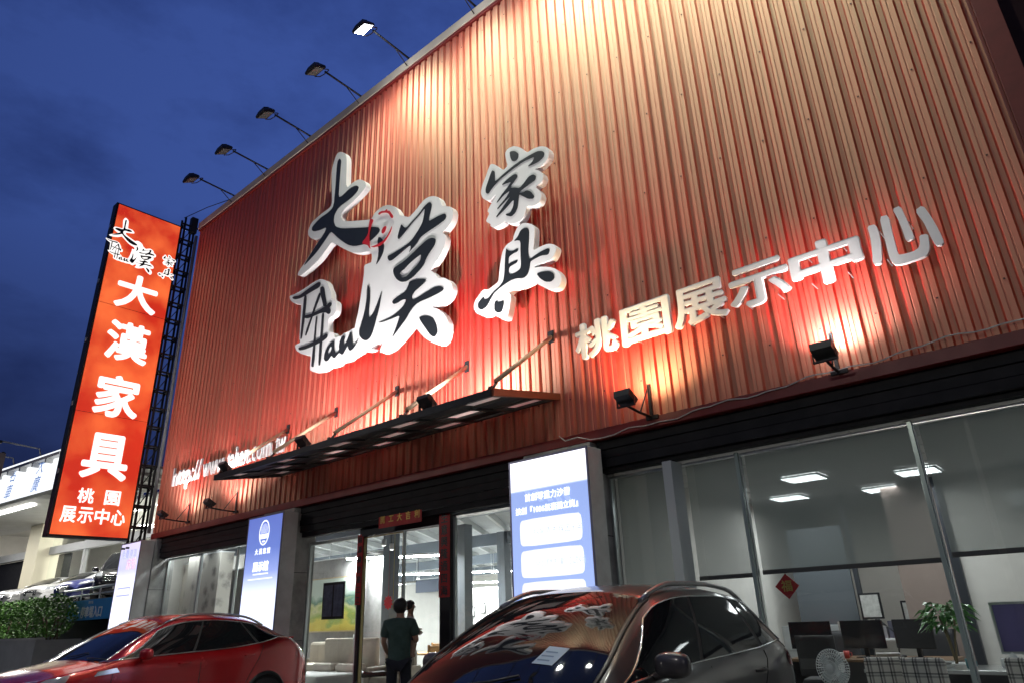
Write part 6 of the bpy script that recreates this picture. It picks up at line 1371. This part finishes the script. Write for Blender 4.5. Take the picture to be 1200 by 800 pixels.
Js = [((0,0,.80),(.19,.15)),((0,.0,.92),(.19,.15)),((0,.005,1.10),(.185,.145)),((0,.01,1.28),(.20,.155)),((0,-.005,1.42),(.155,.125)),((0,-.004,1.50),(.085,.085)),((-.19,-.01,1.405),.09),((-.24,-.018,1.20),.08),((.19,-.01,1.405),.09),((.252,.012,1.22),.08)]
skin_mesh('t_shirt', Js, [(0,1),(1,2),(2,3),(3,4),(4,5),(4,6),(6,7),(4,8),(8,9)], TSHIRT, man)
Jt = [((0,0,.92),(.17,.125)),((-.10,0,.84),.105),((-.11,.02,.48),.082),((-.11,-.02,.10),.07),((.10,0,.84),.105),((.12,.02,.48),.082),((.12,-.02,.10),.07)]
skin_mesh('trousers', Jt, [(0,1),(1,2),(2,3),(0,4),(4,5),(5,6)], TROUS, man)
b = MB(); b.ball((0,.0,1.668), (.110,.120,.118), 18, 12)
o = b.build('hair', HAIR, man)
rnd = random.Random(4)
for v in o.data.vertices: 
    k = 1 + rnd.uniform(-.03,.05); c = Vector((0,.0,1.668)); v.co = c + (v.co-c)*k
    if v.co.y > .06 and v.co.z < 1.69: v.co.y = .06
b = MB()
for s_ in (-1,1): b.ball((s_*.092,.03,1.635), (.014,.026,.034), 8, 6)
b.build('ear', SKIN, man); face((0,.035,1.635), man, .1)
b = MB()
for s_ in (-1,1): b.ball((s_*.12,.05,.05), (.05,.14,.05), 10, 8)
b.build('shoe', BLACKM, man)
kid = person('small black haired child in a pale top held on the arm of the man', (-8.94-.05, -.45+.25, 1.27), R_(-50), .6)
Jk = [((0,0,.10),.085),((0,0,.24),.085),((0,0,.34),.06),((0,.0,.385),.035),((0,.005,.43),.06),((0,.01,.49),.075),((0,.012,.54),.055),((-.10,.0,.32),.038),((-.13,.04,.21),.03),((-.10,.11,.14),.024),((.10,0,.32),.038),((.13,.04,.21),.03),((.10,.11,.14),.024),((-.07,.02,.06),.06),((-.12,.06,-.06),.045),((-.11,.03,-.22),.035),((-.11,.08,-.25),.03),((.07,.02,.06),.06),((.12,.06,-.06),.045),((.11,.03,-.22),.035),((.11,.08,-.25),.03)]
Ek = [(0,1),(1,2),(2,3),(3,4),(4,5),(5,6),(2,7),(7,8),(8,9),(2,10),(10,11),(11,12),(0,13),(13,14),(14,15),(15,16),(0,17),(17,18),(18,19),(19,20)]
fingers(Jk, Ek, 9, None, (.3,.6,-.7), (0,.7,.6), (1,0,0), .05); fingers(Jk, Ek, 12, None, (-.3,.6,-.7), (0,.7,.6), (1,0,0), .05)
skin_mesh('body', Jk, Ek, SKIN, kid)
skin_mesh('top', [((0,0,.08),.105),((0,0,.22),.10),((0,0,.335),.075),((-.105,.0,.315),.05),((-.13,.035,.225),.044),((.105,0,.315),.05),((.13,.035,.225),.044)], [(0,1),(1,2),(2,3),(3,4),(2,5),(5,6)], M('pale_grey_cotton', (.45,.42,.42), .9), kid)
skin_mesh('trousers', [((0,0,.10),.10),((-.07,.03,.06),.075),((-.12,.06,-.06),.06),((.07,.03,.06),.075),((.12,.06,-.06),.06)], [(0,1),(1,2),(0,3),(3,4)], M('child_trousers', (.1,.1,.14), .9), kid)
b = MB(); b.ball((0,-.012,.505), (.085,.088,.082), 16, 10); o = b.build('hair', HAIR, kid)
for v in o.data.vertices:
    if v.co.y > .045 and v.co.z < .53: v.co.y = .045
face((0,.01,.475), kid, .078)

# ------------------------------------------------------------------ neighbour on the left: car dealer with raised deck
NB = M('white_metal_panel', (.62,.62,.60), .45, 0, .1, 2); NBG = M('grey_metal_panel', (.30,.31,.32), .5)
nb = thing('car_dealership', 'white car dealership with deep canopy and lit glass front beyond the orange sign', 'building', (-30, 4, 0))
def nbp(x, y=0): return x
RZ = R_(5.5)
nb.rotation_euler = (0,0,RZ)
b = MB(); b.box(-18, 4.2, 0, .25, 5.10, 5.45); b.build('lintel_beam', NBG, nb)
b = MB(); b.box(-18, 4.2, -.02, .2, 2.5, 2.62); b.build('plinth', NBG, nb)
b = MB(); b.box(-18, 4.2, 5.9, 6.0, 2.5, 8.5); b.box(4.1, 4.2, .26, 6, 2.5, 8.5); b.box(-18.1,-18,.26,6,2.5,8.5); b.build('inner_wall', WALLW, nb)
b = MB(); b.box(-18, 4.2, .26, 5.9, 2.4, 2.5); b.build('floor', M('dealer_tiles', (.5,.5,.48), .2), nb)
b = MB(); b.box(-18, 4.2, .26, 5.9, 6.9, 7.0); b.build('ceiling', WALLW, nb)
for x_ in (-11.4, -5.4, -2.0, .4, 4.0):
    b = MB(); b.box(x_-.07, x_+.07, .02, .2, 2.62, 6.9); o = b.build('window_post', NBG, nb)
for (a_, c_) in ((-11.3,-5.5),(-5.3,-2.1),(-1.9,.3),(.5,3.9)):
    for (z_, zz_) in ((2.63,5.09),(5.46,6.9)):
        g = MB(); g.quad((a_,.1,z_),(c_,.1,z_),(c_,.1,zz_),(a_,.1,zz_)); g.build('window_pane', GLASS, nb)
b = MB(); b.box(-18,-10.6,.3,.34,2.63,5.09); b.box(-8.5,-7.2,.3,.34,2.63,5.09); b.build('dark_opening_sheet', BLACKM, nb)  # black sheets stand in for the darkness of unlit openings
b = MB(); b.box(-10.2,-8.9,-.5,.5,2.5,6.5); b.build('column', M('cream_column', (.66,.62,.48), .6), nb)
b = MB(); b.box(-18,-2,-7,.0,6.52,6.7); b.box(-18,-2,-7,-6.9,6.3,6.5); b.build('soffit', NB, nb)
b = MB(); b.box(-18,4,-5.4,-.02,7.0,7.1)
for k in range(22): b.box(-18+k, -17.9+k, -5.4, -.02, 6.86, 6.999)
b.build('canopy_roof', NB, nb)
DL = emitter('dealer_downlight', (1,.98,.92), 60)
b = MB()
for k in range(5):
    for j in range(2): b.box(-7.2+k*2.2, -6.95+k*2.2, 1.6+j*2.4, 1.85+j*2.4, 6.86, 6.895)
b.build('downlight', DL, nb)
b = MB(); b.box(-12,3.8,5.6,5.75,5.0,5.12); b.box(-9,-3.4,-3.2,-3.0,6.46,6.515); b.build('strip_lamp', emitter('dealer_strip', (1,.98,.93), 16), nb)
b = MB()
for k in range(4): b.box(-15+k*3.6,-14.3+k*3.6,-4.4,-4.1,6.46,6.515)
b.build('canopy_lamp', emitter('dealer_canopy_lamp', (1,.97,.9), 20), nb)
for (x_, y_, z_, e_) in ((-6, 3, 6.7, 380), (0, 3, 6.7, 380), (-6, -3, 6.4, 300), (-12, -3, 6.4, 260), (1.5,-3, 6.6, 420)):  # area lights without fixtures, added to brighten the dealer rooms, canopy and deck
    ld = bpy.data.lights.new('lamp_light', 'AREA'); ld.size = 1.2; ld.energy = e_; ld.color = (1,.97,.92)
    lo_ = bpy.data.objects.new('lamp_light', ld); COL.objects.link(lo_); lo_.location = (x_, y_, z_); lo_.parent = nb
# backlit fascia sign
fs = thing('fascia_sign', 'white backlit roof fascia sign with blue brush writing left of the orange sign', 'sign', (-28.0, -1.0, 5.95), R_(6))
b = MB(); b.box(-3.6, 6.5, 0, .25, 0, 1.35); b.build('cabinet', NBG, fs)
b = MB(); b.box(-3.58, 6.48, -.02, -.001, .02, 1.33); b.build('lit_face', emitter('white_fascia', (.93,.96,1.0), 1.25), fs)
BLUEV = emitter('blue_backlit_script', (.10,.22,.55), .7)
for i, pair in enumerate(('名車','大廣')):
    for j, ch in enumerate(pair):
        text('script_character', ch, .56, BLUEV, fs, x=-1.75+i*2.15-j*.12, z=.74-j*.60, y=-.026, depth=.004, bold=.012, shear=.3)
for x_, lb in ((-1.9,'small pale lamp arm over the fascia sign, left one'), (.2,'small pale lamp arm over the fascia sign, right one')):
    p = fs.matrix_world; q = Vector((-28+x_, -1.0+x_*.105, 7.30))
    t = thing('sign_lamp', lb, 'lamp', q, R_(6), 'lamp arms over the fascia sign')
    b = MB(); b.tube([(0,.1,0),(0,.0,.28),(0,-1.2,.34)], .03, 6); b.build('arm', M('pale_arm', (.6,.6,.58), .5), t); b = MB(); b.box(-.14,.14,-1.42,-1.18,.24,.34); b.build('head', BLACKM, t, .02)
# deck with parked cars, rail, entrance sign
CONCD = M('deck_concrete', (.20,.20,.195), .8, 0, .2, 1.5)
dk = thing('parking_deck', 'raised concrete parking deck over a dark garage mouth beside the store', 'deck', (-30, .4, 0))
b = MB(); b.box(-12, 7.6, 0, 3.0, 2.30, 2.52); b.build('slab', CONCD, dk)
b = MB(); b.box(-12, 2.8, .1, .35, 0, 2.3); b.box(2.8,3.0,.1,3.0,0,2.3); b.box(7.4,7.6,.1,3.0,0,2.3); b.box(3.0,7.4,2.8,3.0,0,2.3); b.build('retaining_wall', CONCD, dk)
b = MB(); b.tube([(3.0,.06,2.86),(7.6,.06,2.86)], .035, 6); b.tube([(3.0,.06,2.68),(7.6,.06,2.68)], .02, 6)
for k in range(4): b.tube([(3.0+k*1.5,.06,2.52),(3.0+k*1.5,.06,2.86)], .022, 6)
b.build('handrail', ALU, dk)
p0 = at(80, 708, .30); p1 = at(137, 726, .30)
gs = thing('garage_sign', 'blue garage entrance board with white characters below the deck rail', 'sign', (p0.x, .32, 0))
w_ = p1.x - p0.x + .3
b = MB(); b.box(0, w_, 0, .06, 1.93, 2.50); b.build('board', M('blue_sign_paint', (.03,.24,.58), .4), gs)
text('sign_text', '停車場入口', .34, WHITE_ACRYL, gs, x=w_*.26, z=2.02, y=-.006, depth=.004, bold=.02)
text('sign_text', '歡迎光臨', .09, WHITE_ACRYL, gs, x=w_*.38, z=2.39, y=-.006, depth=.004)
text('sign_text', '←', .25, WHITE_ACRYL, gs, x=w_*.08, z=2.1, y=-.006, depth=.004); text('sign_text', '→', .25, WHITE_ACRYL, gs, x=w_*.88, z=2.1, y=-.006, depth=.004)
WHITEC = car_paint('white_car_paint', (.72,.72,.72), 0, .3); BLUEC = car_paint('navy_car_paint', (.05,.06,.22), .4, .3); BLKC = car_paint('black_car_paint', (.012,.012,.014), .2, .25); SILC = car_paint('silver_car_paint', (.5,.5,.5), .6, .3)
SED = dict(SUV); SED.update(L=4.6, rails=None, fin=3.7, rear=(3.25,4.0), cowl=(1.25,2.05), crown=.07, wheels=(.9,3.65),
    top=[(0,.58),(.05,.70),(.2,.80),(.6,.88),(1.25,.96),(1.7,1.22),(2.05,1.36),(2.5,1.42),(2.9,1.41),(3.25,1.33),(3.7,1.15),(4.05,1.02),(4.4,.99),(4.55,.85),(4.6,.6)],
    belt=[(0,.55),(.3,.74),(.9,.86),(1.3,.90),(2.4,.93),(3.4,.97),(4.0,.98),(4.6,.8)], win=(1.42,3.75,1.98,3.15), mirror=(1.6,.95), handles=((2.3,.84),(3.2,.86)),
    gaps=[[(1.30,.88),(1.28,.5),(1.42,.4)],[(2.40,.92),(2.42,.4)],[(3.4,.95),(3.1,.42)]], headl=[(.10,.64),(.55,.72),(.60,.80),(.22,.74)], tail=[(4.2,.82),(4.52,.80),(4.5,.92),(4.2,.92)], grille=(.38,.45,.64))
VAN = dict(SUV); VAN.update(L=5.0, rails=None, fin=3.9, rear=(4.75,4.95), cowl=(.98,1.95), crown=.09, wheels=(.95,4.0),
    top=[(0,.75),(.05,.9),(.2,1.02),(.6,1.10),(.95,1.16),(1.4,1.48),(1.8,1.76),(2.1,1.86),(2.8,1.92),(4,1.91),(4.7,1.84),(4.9,1.5),(5.0,.8)],
    belt=[(0,.65),(.3,.95),(.9,1.06),(1.3,1.10),(4,1.15),(5,1.0)], win=(1.2,4.7,1.95,4.55), mirror=(1.35,1.12), badge=True, grille=(.55,.62,.95),
    gaps=[[(1.2,1.0),(1.2,.45)],[(2.4,1.1),(2.4,.45)],[(3.5,1.12),(3.5,.45)]], handles=((2.2,1.0),(2.6,1.0)), headl=[(.06,.84),(.42,.90),(.48,1.04),(.14,1.0)], tail=[(4.6,1.0),(4.93,1.0),(4.93,1.3),(4.6,1.3)])
def dcar(P, mat, lb, px_, py_, y_, rz):
    p = at(px_, py_, y_); return Car(P, mat, lb, 'car', (p.x, y_, 2.53), rz, 'cars parked on the raised deck', hi=False)
dcar(VAN, BLKC, 'black van facing the camera on the deck with round chrome badge', 137, 700, 2.0, R_(62))
dcar(SED, BLUEC, 'navy blue sedan on the deck between white car and black van', 72, 700, 1.0, R_(10))
dcar(SED, WHITEC, 'white sedan on the deck left of the navy sedan', 34, 700, .9, R_(14))
dcar(SED, SILC, 'silver car at the left picture edge on the deck', -2, 700, .8, R_(14))
# planter with hedge
HX0, HX1 = -33.0, -24.3
pw = thing('planter_wall', 'pale low planter wall under the hedge behind the red car', 'wall', ((HX0+HX1)/2, -.9, 0))
hw_ = (HX1-HX0)/2
b = MB(); b.box(-hw_, hw_, 0, .18, 0, 1.42); b.box(hw_-.18, hw_, .18, 1.2, 0, 1.42); b.build('face', M('pale_wall_tiles', (.42,.44,.41), .5, 0, .15, 1.5), pw)
b = MB(); b.box(-hw_-.03, hw_+.03, -.03, .22, 1.421, 1.48); b.build('coping', M('coping_stone', (.5,.5,.46), .6), pw)
HLEAF = M('hedge_leaf', (.085,.22,.03), .55, 0, .6, 3)
rnd = random.Random(11)
for k in range(4):
    cx_ = HX1 - .95 - k*1.95; t = thing('hedge_bush', ['clipped green hedge bush nearest the blue garage board','clipped green hedge bush, second from the garage board','clipped green hedge bush, third from the garage board','clipped green hedge bush farthest left on the planter'][k], 'bush', (cx_, -.25, 1.45), 0, 'hedge bushes on the planter')
    b = MB()
    for q in range(1500):
        u, v, w2 = rnd.gauss(0,1), rnd.gauss(0,1), rnd.gauss(0,1); l_ = math.sqrt(u*u+v*v+w2*w2); rad = (rnd.uniform(.5,1.0)**.35)
        bump_ = 1 + .10*math.sin(5*u/l_+k)*math.cos(4*w2/l_)
        c = Vector((u/l_*1.05*rad*bump_, v/l_*.55*rad*bump_, .62+w2/l_*.66*rad*bump_))
        if c.z < .05: continue
        n_ = Vector((rnd.gauss(0,1),rnd.gauss(0,1),rnd.gauss(0,1)+.6)).normalized(); a_ = n_.orthogonal().normalized()*rnd.uniform(.035,.06); e_ = n_.cross(a_).normalized()*rnd.uniform(.02,.035)
        b.add([c-a_, c+e_, c+a_, c-e_], [(0,1,2,3)])
    b.build('foliage', HLEAF, t)
    b = MB()
    for q in range(5): b.tube([(-.6+q*.3,0,-.05),(-.65+q*.33,rnd.uniform(-.2,.2),.6)], .025, 5)
    b.build('stem', M('hedge_stem', (.08,.05,.03), .8), t)
# two blade signs at the far left
q = atx(8, 562, -27); 
t = thing('dark_blade_sign', 'unlit grey brown blade sign cut by the left picture edge', 'sign', (-27.5, -2.55, 0))
b = MB(); b.box(-.1,.1,-1.2,.56,5.55,7.2); b.build('board', M('brown_grey_sign', (.12,.09,.09), .6, 0, .3, 3), t); b = MB(); b.tube([(0,.5,0),(0,.5,7.25)], .05, 8); b.build('post', BLACKM, t)
t = thing('pink_blade_sign', 'pink lit blade sign below the grey brown one at the left edge', 'sign', (-27.5, -2.75, 0))
b = MB(); b.box(-.1,.1,-1.2,.42,4.75,5.45); b.build('board', BLACKM, t); b = MB(); b.box(.101,.11,-1.15,.40,4.78,5.42); b.build('lit_face', emitter('pink_lit_face', (.95,.05,.22), .8), t)
text('lit_character', '當', .5, SIGN_W, t, x=-.1, z=4.92, y=.116, depth=.004, face='+x')
# street lamps across the road behind the camera
for (x_, y_, lb) in ((-3.0,-17.0,'street lamp across the road, behind the viewer'), (-22.0,-16.0,'street lamp across the road, opposite the car dealer'), (14.0,-17.0,'street lamp across the road, to the right of the viewer')):
    t = thing('street_lamp', lb, 'street lamp', (x_, y_, 0), 0, 'street lamps across the road')
    b = MB(); b.tube([(0,0,0),(0,0,4),(0,0,7.2)], .08, 10, radii=[.12,.09,.06]); b.tube([(0,0,7.1),(0,.5,7.5),(0,1.8,7.6)], .045, 8); b.build('pole', NBG, t)
    b = MB(); b.box(-.16,.16,1.5,2.2,7.53,7.66); b.build('head', NBG, t, .03)
    b = MB(); b.box(-.13,.13,1.55,2.15,7.515,7.529); b.build('lens', emitter('street_led', (1,.95,.86), 120), t)
    spot('lamp_light', t, (0,1.85,7.48), (0,14,3), STREET_W, (1,.94,.84), 165, .6, .15)
